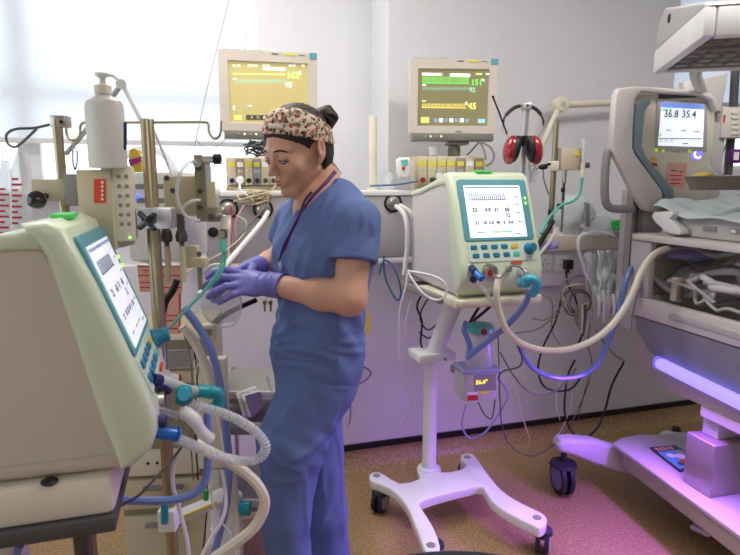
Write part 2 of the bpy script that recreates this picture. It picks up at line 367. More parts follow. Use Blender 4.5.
# ================================================================== ventilators
def vent_profile_pts(p): return p
def make_ventilator(label, core_mat, group):
    """local frame: x right, y backwards, origin at the centre of the display"""
    t = thing('ventilator', label, 'ventilator', (0, 0, -.31), 0, group)
    W = .335
    def pr(b, pts, w_, m, bev): b.prism([(-w_ / 2, y, z) for y, z in pts], (w_, 0, 0), m, bev=bev, seg=4)
    front = [(.035, .125), (-.005, .03), (-.042, -.07), (-.075, -.165), (-.088, -.205), (-.088, -.24), (-.075, -.275), (-.045, -.30), (-.022, -.306)]
    shell = [(.10, .134), (.06, .138)] + front + [(-.014, -.27), (.004, -.205), (.036, -.05), (.066, .08)]
    b = B(); pr(b, shell, W, 'vent_shell', .026); obj('front_shell', b, t)
    core = [(.075, .118), (.13, .112), (.22, .09), (.30, .072), (.37, .066), (.40, .055), (.41, .03), (.405, -.27), (.395, -.30), (-.03, -.308), (-.03, -.2), (.02, 0)]
    b = B(); pr(b, core, W - .02, core_mat, .022)
    for sx in (-1, 1):   # groove along the foot of the case
        b.box((sx * (W / 2 - .0105), .19, -.272), (.003, .40, .004), 'grey_light')
    obj('case', b, t)
    b = B()   # grey-green lid that runs back over the case
    b.prism([(-W / 2 + .004, y, z) for y, z in ((.07, .122), (.13, .118), (.22, .096), (.30, .078), (.37, .072), (.405, .058), (.40, .045), (.30, .055), (.21, .075), (.12, .09), (.07, .09))], (W - .008, 0, 0), 'vent_shell', bev=.012, seg=3)
    obj('lid', b, t)
    tau = R(20.2); up = Vector((0, math.sin(tau), math.cos(tau))); rt = Vector((1, 0, 0)); nn = Vector((0, -math.cos(tau), math.sin(tau)))
    O = Vector((0, -.017, 0))
    def L(x, u, o=0.): return O + rt * x + up * u + nn * o
    def plate(b, x0, x1, u0, u1, o0, o1, m, r=.006, bev=.0015):
        b.prism([L((x0 + x1) / 2 + x, (u0 + u1) / 2 + y, o0) for x, y in rrect(x1 - x0, u1 - u0, r)], nn * (o1 - o0), m, bev=bev, seg=1)
    b = B(); plate(b, -.142, .142, -.113, .118, -.004, .0035, 'vent_teal', .012); bz = obj('bezel', b, t, label='teal screen surround')
    b = B(); plate(b, -.12, .112, -.102, .094, .003, .005, SCR['vent'], .002, 0); sc = obj('screen', b, t, label='lit white touch screen with waveforms')
    b = B()
    def line(b, x0, u0, x1, u1, wd, m): 
        dx, du = x1 - x0, u1 - u0; l = math.hypot(dx, du); nx, nu = -du / l * wd / 2, dx / l * wd / 2
        b.prism([L(x0 + nx, u0 + nu, .005), L(x1 + nx, u1 + nu, .005), L(x1 - nx, u1 - nu, .005), L(x0 - nx, u0 - nu, .005)], nn * .0005, m)
    for k in range(18): 
        x = -.10 + k * .0083; line(b, x, .040, x, .064, .0026, 'scr_dark')
    line(b, -.10, .039, .05, .039, .0024, 'scr_dark'); line(b, -.115, .086, .107, .086, .006, 'scr_grey')
    obj('waveform', b, sc)
    b = B()
    for (x, u, s) in ((-.088, -.005, '22'), (-.035, -.005, '4.8'), (0, -.005, '31'), (.045, -.005, '60'), (.045, -.027, '12'), (-.085, -.052, '21'), (-.055, -.052, '18'), (-.028, -.052, '5.0'), (0, -.052, '40'), (.025, -.052, '6'), (.052, -.052, '0.4')):
        text_bm(b, s, .020 if u > -.05 else .016, L(x, u, .005), rt, up, 'scr_dark', .0003, 'CENTER', .0007)
    for (x0, x1, u, m) in ((-.09, -.06, -.082, 'scr_grey'), (-.03, .0, -.082, 'yellow_button'), (.01, .05, -.082, 'scr_green'), (.06, .09, -.09, 'scr_grey'), (-.045, -.015, .086, 'scr_blue'), (.08, .1, .05, 'scr_grey'), (.08, .1, .02, 'scr_grey'), (.08, .1, -.01, 'scr_grey'), (.08, .1, -.045, 'scr_grey')):
        line(b, x0, u, x1, u, .004, m)
    obj('readout', b, sc)
    b = B(); plate(b, -.135, .145, -.19, -.118, -.003, .0015, 'vent_panel', .008); obj('key_panel', b, t)
    k = 0
    for r_ in range(2):
        for q in range(5):
            m = 'yellow_button' if (r_ == 0 and q == 4) else ('green_tube' if (r_ == 1 and q == 4) else 'teal_button')
            b = B(); x = -.112 + q * .041 + r_ * .004; u = -.136 - r_ * .03; plate(b, x - .013, x + .013, u - .008, u + .008, 0, .006, m, .0045, .002); obj('button', b, t, label={'yellow_button': 'yellow button', 'green_tube': 'green button'}.get(m))
    b = B(); o = L(.112, -.148, 0); b.lathe([(.022, 0), (.022, .006), (.0175, .010), (.0165, .030), (.014, .034), (0, .035)], o, 'teal_button', nn); obj('control_knob', b, t)
    for u in (.045, .025):
        b = B(); b.ball(L(.128, u, .004), .0045, 'led_green', 10); obj('indicator_lamp', b, t)
    b = B(); plate(b, -.03, .03, .0, .012, 0, .0, 'green_glow') if False else b.box((-.015, .062, .140), (.07, .035, .010), 'green_glow', bev=.004); obj('alarm_light', b, t, label='glowing green alarm light')
    # ports on the nose
    pn = Vector((0, -.96, -.1)).normalized()
    b = B(); b.lathe([(.031, -.01), (.031, .006), (.025, .010), (.02, .010), (.02, .004), (0, .004)], (-.06, -.090, -.215), 'steel', pn, 24); b.ball((-.06, -.094, -.215), (.009, .004, .014), 'red'); obj('flow_port', b, t, label='round metal exhalation port')
    b = B(); b.lathe([(.022, -.01), (.022, .010), (.016, .012), (.012, .03), (0, .03)], (.075, -.088, -.222), 'grey_light', pn, 20); obj('outlet_port', b, t)
    b = B(); b.lathe([(.012, -.01), (.012, .012), (.008, .016), (0, .016)], (-.125, -.087, -.235), 'navy', pn, 16); obj('inlet_port', b, t)
    b = B(); b.lathe([(.010, -.01), (.010, .014), (0, .016)], (.015, -.089, -.205), 'grey', pn, 14); obj('sensor_port', b, t)
    b = B(); text_bm(b, 'smarter', .012, (.03, -.079, -.183), (1, 0, 0), up, 'orange_red', .0004) if False else b.prism([(.03, -.085, -.188), (.075, -.085, -.188), (.075, -.083, -.181), (.03, -.083, -.181)], (0, -.004, 0), 'orange_red'); obj('maker_badge', b, t, label='small orange badge')
    return t
SCR = {}
def screen_mat(name, col, e):
    m = mat(name, col, .3, emit=e, var=.02); SCR[name.split('_', 1)[1]] = m; M[name] = m; return m
screen_mat('scr_vent', (236, 240, 252), .55); dm('vent_panel', (205, 222, 205), .4)
for n_, c_, e_ in (('scr_dark', (70, 84, 120), .1), ('scr_grey', (150, 165, 200), .3), ('scr_green', (120, 210, 90), .6), ('scr_blue', (120, 150, 230), .6)): M[n_] = mat(n_, c_, .5, emit=e_)
M['led_green'] = mat('led_green', (150, 255, 70), .3, emit=2.5)
def set_pose(t, p, rz):
    t.location = Vector(p) + Vector((0, 0, -.31)); t.rotation_euler = (0, 0, rz); MW[t.name] = Matrix.Translation(t.location) @ Matrix.Rotation(rz, 4, 'Z')
def copy_all(o):
    c = o.copy(); COL.objects.link(c)
    for ch in list(o.children):
        k = ch.copy(); COL.objects.link(k); k.parent = c
        for g in list(ch.children):
            q = g.copy(); COL.objects.link(q); q.parent = k
    return c
VG = 'neonatal ventilators with white screens'
V2P, V2A = Vector((.452, 2.12, 1.31)), R(18.5)
V1P, V1A = Vector((-.51, 1.10, 1.205)), R(106.5)
v2 = make_ventilator('cream and grey ventilator on the white wheeled stand behind the nurse', 'vent_core', VG)
v1 = copy_all(v2)
for ch in v1.children:
    if ch.name.startswith('case'): ch.data = ch.data.copy(); ch.data.materials[0] = M['vent_core_warm']
v1['label'] = 'large cream and beige ventilator nearest the camera, its screen seen edge on'
set_pose(v2, V2P, V2A); set_pose(v1, V1P, V1A)
def frame(p, a): return Matrix.Translation(p) @ Matrix.Rotation(a, 4, 'Z')
F2, F1 = frame(V2P, V2A), frame(V1P, V1A)
def v2p(x, y, z): return F2 @ Vector((x, y, z))
def v1p(x, y, z): return F1 @ Vector((x, y, z))
# ------------------------------------------------------------------ stand of the middle ventilator
pb = onz(429, 469, .14)
st_ = thing('ventilator_stand', 'white wheeled stand with splayed feet carrying the middle ventilator', 'stand', (pb.x, pb.y, 0), V2A)
out = [(369, 476), (371, 472.5), (377, 471.5), (384, 474), (400, 483), (419, 478.5), (417, 470), (422, 466), (436, 467), (441, 472), (458, 470), (466, 465), (461, 460), (461, 455), (466, 453), (473, 454), (479, 461), (489, 475), (502, 490), (520, 502), (541, 512), (547, 518), (545, 525), (539, 528), (533, 525), (522, 520), (505, 511), (491, 500), (484, 489), (477, 486), (440, 495), (422, 501), (420, 505), (427, 516), (435, 530), (440, 545), (438, 551), (430, 553), (424, 549), (420, 538), (412, 518), (405, 503), (390, 488), (372, 481)]
P_ = spline([onz(x, y, .145) for x, y in out], 2, True)
b = B(); b.prism(P_, (0, 0, -.042), 'stand_white' if 'stand_white' in M else 'white_gloss', bev=.007, seg=3); ba = obj('base', b, st_)
caps = [(376.5, 475.5), (431, 545), (467.5, 457), (537, 517.5)]
for x, y in caps:
    p = onz(x, y, .1455); b = B(); b.lathe([(.0, .003), (.014, .003), (.017, .0)], p, 'grey'); obj('foot_cap', b, ba)
def caster(parent, p, ang, r=.048, col='rubber', hub='lilac_hub', wd=.05, forkcol='rubber', top=.10):
    """p: floor point under the wheel; ang: axle heading"""
    ax = Vector((math.cos(ang), math.sin(ang), 0)); c = Vector((p[0], p[1], r))
    b = B(); b.cyl(c + Vector((0, 0, r * .2)), c + Vector((0, 0, top - r)), .014, forkcol)
    b.lathe([(r * .78, 0), (r * .7, .014), (.02, .022), (0, .022)], c + Vector((0, 0, r * .72)), forkcol); f = obj('caster', b, parent)
    for sgn in (-1, 1):
        b = B(); o = c + ax * sgn * wd * .16
        b.lathe([(0, 0), (r, 0), (r, wd * .26), (r * .92, wd * .34), (r * .78, wd * .34), (r * .76, wd * .30), (0, wd * .30)], o, col, ax * sgn, 32)
        b.lathe([(r * .74, wd * .29), (r * .70, wd * .36), (r * .25, wd * .40), (0, wd * .40)], o, hub, ax * sgn, 28); obj('wheel', b, f)
dm('lilac_hub', (150, 145, 165), .4); dm('violet_hub', (120, 116, 170), .4)
for (x, y, an) in ((380, 511, -25), (434, 566, -20), (468, 480, 35), (542, 551.5, -20)):
    caster(st_, onz(x, y, 0), R(an))
zc = at(432, 352, pb.y).z
b = B(); b.cyl(pb, Vector((pb.x, pb.y, zc)), .031, 'white', seg=28); b.lathe([(.055, 0), (.05, .012), (.033, .02), (.031, .05)], pb + Vector((0, 0, -.002)), 'white'); obj('pole', b, st_)
b = B(); ra = V2A
b.box(Vector((pb.x, pb.y, zc)) + Vector((-.0, -.03, .0)), (.17, .13, .035), 'white', rot=ra, bev=.006); b.cyl(Vector((pb.x + .05, pb.y - .1, zc - .004)), Vector((pb.x + .05, pb.y - .085, zc - .004)), .006, 'grey'); obj('clamp_plate', b, st_)
tp = v2p(-.06, .16, -.345)
b = B(); b.tube([Vector((pb.x + .01, pb.y - .03, zc)), tp], .036, 'white', seg=24, sm=1); obj('upper_pole', b, st_)
b = B(); b.box(v2p(0, .10, -.329), (.36, .34, .034), 'cream', rot=V2A, bev=.008); b.box(v2p(-.02, -.075, -.324), (.30, .03, .024), 'cream', rot=V2A, bev=.006); obj('top_plate', b, st_)
b = B(); b.box(v2p(-.03, .33, -.335), (.33, .16, .03), 'grey_dark', rot=V2A, bev=.004); b.box(v2p(-.19, .22, -.33), (.02, .38, .03), 'grey', rot=V2A, bev=.003); obj('rail', b, st_, label='dark grey side rail')
# stand of the near ventilator
st1 = thing('ventilator_stand', 'grey topped stand under the large near ventilator', 'stand', v1p(0, .2, -1.205), V1A)
b = B(); b.box(v1p(0, .21, -.347), (.33, .44, .072), 'cream', rot=V1A, bev=.012); obj('top_plate', b, st1)
b = B(); b.box(v1p(0, .20, -.397), (.35, .42, .028), 'grey_dark', rot=V1A, bev=.003); obj('rail', b, st1, label='dark grey rail plate')
b = B(); b.ball(v1p(-.163, .09, -.306), (.014, .014, .006), 'black', 12); obj('rubber_foot', b, st1)
b = B(); b.cyl(v1p(-.10, .06, -.41), v1p(-.10, .06, -1.12), .016, 'steel_dark', seg=20); b.cyl(v1p(.02, .22, -.41), v1p(.02, .22, -1.12), .035, 'cream', seg=20); obj('pole', b, st1)
b = B()
for sx in (-1, 1):
    for sy in (0, 1): b.tube([v1p(.02, .22, -1.10), v1p(sx * .14 + .02, .22 + (sy - .5) * .26, -1.11), v1p(sx * .22, .22 + (sy - .5) * .5, -1.125)], .022, 'white', seg=12, sm=3)
obj('base', b, st1)
for sx in (-1, 1):
    for sy in (0, 1): caster(st1, v1p(sx * .22, .22 + (sy - .5) * .5, -1.205), V1A, r=.04, top=.09)

# ================================================================== patient monitors
screen_mat('scr_mon_glare', (190, 176, 118), .42); screen_mat('scr_mon_olive', (128, 122, 88), .45)  # reflected glare is put into the left screen's warm glow colour
for n_, c_, e_ in (('tr_green', (110, 235, 90), 1.0), ('tr_lime', (190, 250, 120), 1.2), ('tr_cyan', (150, 215, 190), .7), ('tr_pale', (196, 214, 150), .8), ('tr_yellow', (250, 225, 110), 1.0), ('tr_white', (250, 245, 225), 1.1), ('tr_dark', (90, 82, 60), .1), ('tr_sky', (150, 200, 225), .8)): M[n_] = mat(n_, c_, .5, emit=e_)
dm('mon_case', (206, 196, 184), .45); dm('mon_base', (120, 116, 106), .5)
def monitor(label, px0, px1, py0, py1, Y, phi, scr, base_y, kind):
    c = at((px0 + px1) / 2, (py0 + py1) / 2, Y)
    n = Vector((math.sin(phi), -math.cos(phi), 0)); rt = Vector((math.cos(phi), math.sin(phi), 0)); upv = Vector((0, 0, 1))
    def q(x, y, o=0.): return onplane(x, y, c + n * o, n)
    W = (q(px1, (py0 + py1) / 2) - q(px0, (py0 + py1) / 2)).dot(rt); H = q((px0 + px1) / 2, py0).z - q((px0 + px1) / 2, py1).z
    t = thing('patient_monitor', label, 'monitor', (c.x - n.x * .1, c.y - n.y * .1, c.z - H / 2 - .04), phi, 'patient monitors on the bedhead trunking')
    def lp(x, z, o): return c + rt * x + upv * z + n * o
    b = B(); sw, sh = W * .81, H * .76; sz = -.005
    # bezel ring with recessed screen
    b.prism([lp(x, z, -.05) for x, z in rrect(W, H, .012)], n * .04, 'mon_case', bev=.003)
    ringo = [lp(x, z, 0) for x, z in rrect(W - .006, H - .006, .01)]; ringi = [lp(x, z + sz, 0) for x, z in rrect(sw, sh, .004)]; ringd = [lp(x, z + sz, -.0095) for x, z in rrect(sw - .006, sh - .006, .004)]
    outb = [lp(x, z, -.012) for x, z in rrect(W - .002, H - .002, .011)]
    i = b.mi('mon_case')
    def loft(A, Bq):
        a = [b.bm.verts.new(p) for p in A]; d = [b.bm.verts.new(p) for p in Bq]
        for k in range(len(a)): f = b.bm.faces.new((a[k], a[(k + 1) % len(a)], d[(k + 1) % len(a)], d[k])); f.material_index = i
    loft(outb, ringo); loft(ringo, ringi); loft(ringi, ringd)
    obj('bezel', b, t)
    b = B(); b.prism([lp(x, z, -.05) for x, z in rrect(W - .012, H - .02, .012)], -n * .05, 'mon_case', bev=.002); b.prism([lp(x, z - .01, -.10) for x, z in rrect(W * .8, H * .7, .03)], -n * .07, 'mon_case', bev=.02)
    for k in range(2): b.box(lp(-W * .36 + k * .09, H / 2 + .0015, -.03), (.075, .014, .004), 'mon_base', rot=phi)
    obj('case', b, t)
    b = B(); b.prism([lp(x, z + sz, -.0095) for x, z in rrect(sw - .004, sh - .004, .004)], n * .0015, scr); s = obj('screen', b, t, label='lit patient monitor screen')
    b = B(); b.box(lp(W / 2 - .018, H / 2 - .014, .001), (.034, .003, .026), 'vent_teal', rot=phi); obj('corner_badge', b, t, label='teal corner badge')
    b = B(); b.box(lp(W * .22, H / 2 - .013, .001), (.045, .0015, .008), 'yellow', rot=phi); b.box(lp(W * .07, H / 2 - .013, .001), (.03, .0015, .004), 'grey_dark', rot=phi); b.box(lp(W * .34, H / 2 - .013, .001), (.03, .0015, .004), 'grey', rot=phi); obj('sticker', b, t)
    b = B(); text_bm(b, 'PHILIPS', .010, lp(W * .07, -H / 2 + .008, .0003), rt, upv, 'grey_dark', .0004, 'CENTER', .0003); obj('lettering', b, t)
    b = B(); b.box(lp(0, -H / 2 - .016, -.02), (W * .93, .07, .032), 'mon_base', rot=phi, bev=.004)
    for k in range(4): b.ball(lp(-W * .32 + k * .025, -H / 2 - .012, .016), .004, 'tr_white' if k in (1, 3) else 'grey_light', 8)
    obj('control_strip', b, t)
    zb = base_y; 
    b = B(); b.box(lp(.03, -H / 2 - .04, -.05), (.10, .10, .014), 'mon_base', rot=phi, bev=.003); b.cyl(lp(.02, -H / 2 - .05, -.06), Vector((lp(.02, 0, -.06).x, lp(.02, 0, -.06).y, zb)), .03, 'mon_base'); obj('swivel_foot', b, t)
    # traces
    def tr(bm_, x0, y0, x1, y1, wd, m):
        a, d = q(x0, y0, -.0078), q(x1, y1, -.0078); v = (d - a).normalized(); u = v.cross(n).normalized() * wd / 2
        bm_.prism([a + u, d + u, d - u, a - u], n * .0006, m)
    def word(bm_, s_, x, y, size, m): text_bm(bm_, s_, size, q(x, y, -.0075), rt, upv, m, .0004, bold=.0006)
    b = B()
    if kind == 1:
        for k in range(52): 
            x = 234 + k; tr(b, x, 79.2 + (k % 2) * .4, x, 83.2, .0014, 'tr_cyan')
        tr(b, 233, 73.6, 285, 74.6, .0035, 'tr_lime')
    else:
        for k in range(24): tr(b, 423 + k * 1.95, 76.5, 423 + k * 1.95, 83, .0028, 'tr_green')
        tr(b, 423, 83, 469, 83.6, .002, 'tr_green')
        for k in range(46): tr(b, 423 + k, 86.6 + (k % 2), 423 + k, 90, .0012, 'tr_cyan')
        for k in range(30): tr(b, 422.5 + k * 1.45, 103.5, 422.5 + k * 1.45, 107, .002, 'tr_yellow')
        tr(b, 422, 107.5, 466, 108, .003, 'tr_yellow')
    obj('waveform', b, s)
    b = B()
    if kind == 1:
        word(b, '162', 286.5, 77.8, .038, 'tr_lime'); word(b, '93', 285.5, 87, .030, 'tr_white')
        tr(b, 263, 68.5, 285, 69.2, .012, 'tr_white')
        for x in (234, 238.5, 249, 252.5, 256, 264, 268, 290, 294, 303): tr(b, x - 1.2, 65.6, x + 1.4, 65.7, .007, 'tr_white')
        tr(b, 233, 79, 237, 79, .005, 'tr_white'); tr(b, 234, 106, 234, 110, .008, 'tr_white'); tr(b, 248, 106, 252, 106, .005, 'tr_white'); tr(b, 300, 71, 300, 75, .008, 'tr_white')
        tr(b, 246, 117.5, 300, 118, .022, 'tr_dark')
        for x in (236, 240): tr(b, x - 1.5, 117.5, x + 1.5, 117.5, .018, 'tr_yellow')
        for x in (251.5, 258, 264.5, 271): tr(b, x - 1.4, 117.6, x + 1.4, 117.6, .013, 'tr_white')
    else:
        word(b, '151', 471, 85, .036, 'tr_green'); word(b, '92', 469, 92, .030, 'tr_cyan'); word(b, '45', 468, 109, .040, 'tr_yellow')
        tr(b, 422, 74, 442, 74.5, .011, 'tr_white'); tr(b, 450, 75, 470, 75.5, .014, 'tr_white'); tr(b, 476, 74, 482, 74, .006, 'tr_lime'); tr(b, 486, 74, 489, 74, .006, 'tr_white')
        tr(b, 422, 85, 426, 85, .005, 'tr_white'); tr(b, 422, 101, 426, 101, .005, 'tr_yellow'); tr(b, 466, 102, 467, 105, .008, 'tr_white'); tr(b, 482, 79, 484, 81, .008, 'tr_white')
        tr(b, 421, 120, 429, 120, .024, 'tr_yellow')
        for k in range(7): tr(b, 434 + k * 5.2, 120.3, 437.6 + k * 5.2, 120.4, .017, 'tr_white' if k % 2 else 'scr_grey')
        tr(b, 478, 121, 485, 121, .018, 'tr_sky')
    obj('readout', b, s)
    return t
ztop = zt1 + .012
monitor('patient monitor with bright yellowish screen behind the nurse\'s head', 220, 318.5, 51, 132.5, 2.66, R(13), 'scr_mon_glare', ztop + .150, 1)
monitor('patient monitor with olive screen and green trace, right of the nurse', 409.5, 497.5, 58.5, 134.5, 2.78, R(3), 'scr_mon_olive', ztop + .150, 2)
# module racks below them
def rack(label, px0, px1, py0, py1, Y, phi, seed):
    c = at((px0 + px1) / 2, (py0 + py1) / 2, Y); n = Vector((math.sin(phi), -math.cos(phi), 0)); rt = Vector((math.cos(phi), math.sin(phi), 0))
    W = (onplane(px1, py0, c, n) - onplane(px0, py0, c, n)).dot(rt); zt = onplane(px0, py0, c, n).z; H = zt - ztop; zc_ = ztop + H / 2
    t = thing('module_rack', label, 'medical module rack', (c.x - n.x * .1, c.y - n.y * .1, ztop), phi, 'monitor module racks')
    def lp(x, z, o): return Vector((c.x, c.y, zc_)) + rt * x + Vector((0, 0, z)) + n * o
    b = B(); b.box(lp(0, 0, -.08), (W, .14, H), 'beige', rot=phi, bev=.004); b.box(lp(0, -H * .44, .005), (W, .03, H * .1), 'beige_dark', rot=phi, bev=.002); obj('case', b, t)
    rn = random.Random(seed); k = 7; w_ = W * .94 / k
    for j in range(k):
        m = ['beige', 'beige', 'beige_dark', 'grey', 'beige'][rn.randrange(5)]; x = -W * .47 + w_ * (j + .5)
        b = B(); b.box(lp(x, H * .06, -.004), (w_ * .93, .014, H * .78), m, rot=phi, bev=.0015); mo = obj('module', b, t)
        b = B(); b.box(lp(x, H * .28, .0035), (w_ * .7, .0015, H * .14), 'yellow' if rn.random() < .65 else 'paper_white', rot=phi); 
        for r_ in range(2): b.box(lp(x - w_ * .15 + r_ * w_ * .32, H * .08, .0038), (w_ * .2, .0015, H * .08), 'grey_light', rot=phi)
        obj('sticker', b, mo)
        b = B(); b.lathe([(w_ * .3, 0), (w_ * .3, .006), (w_ * .18, .006), (w_ * .18, .003), (0, .003)], lp(x, -H * .2, .003), ['black', 'navy', 'red_gloss', 'grey_dark'][rn.randrange(4)], n, 12); obj('socket', b, mo)
    return t
rack('beige module rack under the left monitor, beside the nurse\'s face', 226, 288, 157, 186, 2.62, R(10), 3)
rack('beige module rack under the right monitor', 416, 486, 156, 184, 2.74, R(5), 5)
for (px, py, Y) in ((241, 180, 2.60), (439, 176.5, 2.72)):
    p = at(px, py, Y); b = B(); b.lathe([(.0, 0), (.014, 0), (.018, .012), (.016, .03), (0, .034)], p, 'white', (0, -1, 0)); 
    b.tube([p + Vector((0, -.02, -.01)), p + Vector((0, -.035, -.04)), p + Vector((.01, -.03, -.07))], .005, 'tube_white')
    top('cable_plug', b, 'round pale plug pushed into the module rack ' + ('beside the nurse\'s face' if px < 300 else 'right of the nurse'), 'plug')
# ================================================================== infant warmer (right)
BA = R(14.5)
bAway = Vector((-math.sin(BA), math.cos(BA), 0)); bN = Vector((math.cos(BA), math.sin(BA), 0))   # along the bed to the wall; across to the right
SP0 = at(632, 295, 2.45)
def sp(px, py, off=0.): return onplane(px, py, SP0 + bN * off, bN)
EP0 = SP0
def ep(px, py, off=0.):   # plane facing the camera end, off = towards the wall
    return onplane(px, py, SP0 + bAway * off, bAway)
def bed(a, x, z):  # a: metres from corner towards camera, x to the right
    p = SP0 - bAway * a + bN * x; return Vector((p.x, p.y, z))
dm('bed_white', (214, 208, 204), .4, coat=.1); dm('bed_grey', (132, 130, 146), .4); dm('bed_beige', (176, 168, 156), .5); dm('bed_grey_light', (188, 184, 184), .45)
dm('bin_steel', (168, 160, 152), .35, .55); dm('teal_grey', (130, 150, 158), .45)
M['uv'] = mat('uv', (110, 90, 255), .3, emit=1.9, ecol=(.27, .21, 1.0)); M['uv_soft'] = mat('uv_soft', (120, 110, 230), .3, emit=.9, ecol=(.16, .12, .95)); M['logo'] = mat('logo', (90, 80, 255), .4, emit=1.2, ecol=(.25, .2, 1.0)); M['logo_w'] = mat('logo_w', (240, 240, 255), .4, emit=1.1)
zD = SP0.z
wm = thing('infant_warmer', 'large infant warmer cot with screen, overhead heater and violet lamp, at the right', 'infant warmer', bed(.45, .35, 0), BA)
WX = .66; LA = 1.25
# drawer full of tubing: open tray
b = B()
zt = zD; zb = sp(740, 364).z
zb = zD - .085
def bbox(b, a0, a1, x0, x1, z0, z1, m, bev=.004):
    b.box(bed((a0 + a1) / 2, (x0 + x1) / 2, (z0 + z1) / 2), (abs(x1 - x0), abs(a1 - a0), abs(z1 - z0)), m, rot=BA, bev=bev)
bbox(b, -.02, LA, 0, .035, zb, zt, 'bed_white', .008); bbox(b, -.02, .015, .035, WX, zb, zt, 'bed_white', .006); bbox(b, LA - .035, LA, .035, WX, zb, zt, 'bed_white', .006); bbox(b, -.02, LA, WX - .035, WX, zb, zt, 'bed_white', .006)
bbox(b, 0, LA - .01, .02, WX - .02, zb, zb + .015, 'bed_beige', 0)
bbox(b, .22, .62, -.006, .004, zt - .055, zt - .03, 'bed_grey_light', .004)
obj('drawer', b, wm)
b = B(); b.prism([sp(*p) for p in ((641, 296), (646, 298), (644, 277), (640, 275))], bN * .03, 'cream', bev=.003); obj('drawer_latch', b, wm)
# grey lower skirt
zs0 = zb - .002; 
b = B(); pts = [sp(x, y) for x, y in ((618, 319), (622, 352), (629, 366), (653, 383), (676, 396), (700, 398))]
z_low = min(p.z for p in pts)
def ah(p): return -(p - SP0).dot(bAway)
prof_ = [(ah(p), p.z) for p in pts]; 
poly = [(-.01, zs0), (.0, prof_[1][1] + .02)] + prof_[2:5] + [(prof_[4][0] + .02, prof_[4][1]), (LA - .05, prof_[4][1]), (LA - .05, zs0)]
b.prism([bed(a, .012, z) for a, z in poly], bN * (WX - .03), 'bed_beige', bev=.01); obj('bed_base', b, wm)
b = B(); q0, q1 = sp(622, 322, .0), sp(700, 372, 0)
b.prism([bed(a, .004, z) for a, z in ((.02, zs0 - .002), (LA - .1, zs0 - .002), (LA - .1, zs0 - .17), (.30, zs0 - .17), (.12, zs0 - .13), (.04, zs0 - .06))], bN * .01, 'bed_grey', bev=.003); obj('side_panel', b, wm, label='blue-grey side panel')
# phototherapy tube in a clear housing
a0 = ah(sp(664, 364)); zu = sp(664, 364).z; zu2 = sp(740, 401).z; a1 = ah(sp(740, 401))
b = B()
p0, p1 = bed(a0, -.012, zu), bed(LA - .08, -.012, zu + (zu2 - zu) / (a1 - a0) * (LA - .08 - a0)); b.cyl(p0, p1, .024, 'uv', seg=16); b.ball(p0, .024, 'uv', 12)
obj('phototherapy_lamp', b, wm, label='glowing violet lamp tube')
b = B(); b.ball(p0 + bAway * .022, (.020, .018, .028), 'uv_soft', 14, rot=Matrix.Rotation(BA, 3, 'Z')); obj('lamp_holder', b, wm)
pm = (p0 + p1) / 2 - bN * .03
area('phototherapy_light', pm, pm - bN * 1 + Vector((0, 0, -1.3)), (p1 - p0).length, .04, 19, (.38, .10, 1.0), spread=150)
pm2 = bed(.55, .2, zb - .24)
# lower violet drawer box
b = B(); pv = sp(707, 396, .05); av = ah(pv)
bbox(b, av, LA - .06, .02, WX - .06, sp(707, 420, .02).z, sp(707, 396, .02).z - .004, 'bed_white', .01); obj('lower_housing', b, wm)
# lift column down to the platform
b = B(); pc = sp(688, 431, .10)
c0 = onz(710, 497, .262); bb = c0
ac, xc = ah(c0), (c0 - SP0).dot(bN)
zt_ = onplane(717, 446, bed(ac, xc, 0), bAway).z
rot_ = Matrix.Rotation(BA, 3, 'Z')
b.prism([bed(ac, xc, .255), bed(ac + .0, xc + .30, .255), bed(ac - .13, xc + .30, .255), bed(ac - .13, xc, .255)], (0, 0, zt_ - .255), 'bin_steel', bev=.006)
b.prism([bed(ac - .04, xc + .05, zt_), bed(ac - .04, xc + .24, zt_), bed(ac - .11, xc + .24, zt_), bed(ac - .11, xc + .05, zt_)], (0, 0, pv.z - zt_ + .03), 'bed_grey_light', bev=.004)
obj('lift_column', b, wm, label='boxy steel coloured lift column')
# base platform
tp0 = [onz(x, y, .255) for x, y in ((613, 443), (621, 437.5), (640, 434), (654, 434.5))]
pl = [(ah(p), (p - SP0).dot(bN)) for p in tp0]
aP, xP = pl[0]
e1 = onz(740, 535, .255); aE, xE = ah(e1), (e1 - SP0).dot(bN); sl = (xE - xP) / (aE - aP)
polyp = [(aP, xP), pl[1], pl[2], (pl[3][0], pl[3][1]), (pl[3][0] + .03, xP + .55), (1.25, xP + .55), (1.25, xP + sl * (1.25 - aP))]
b = B(); b.prism([bed(a, x, .255) for a, x in polyp], (0, 0, -.02), 'bed_grey_light', bev=.006); b.prism([bed(a, x + .008 * (1 if i in (0, 1, 6) else -1), .235) for i, (a, x) in enumerate([(aP + .05, xP + .01), (pl[1][0] + .05, pl[1][1] + .01)] + polyp[2:])], (0, 0, -.075), 'bed_beige', bev=.01)
obj('base_platform', b, wm)
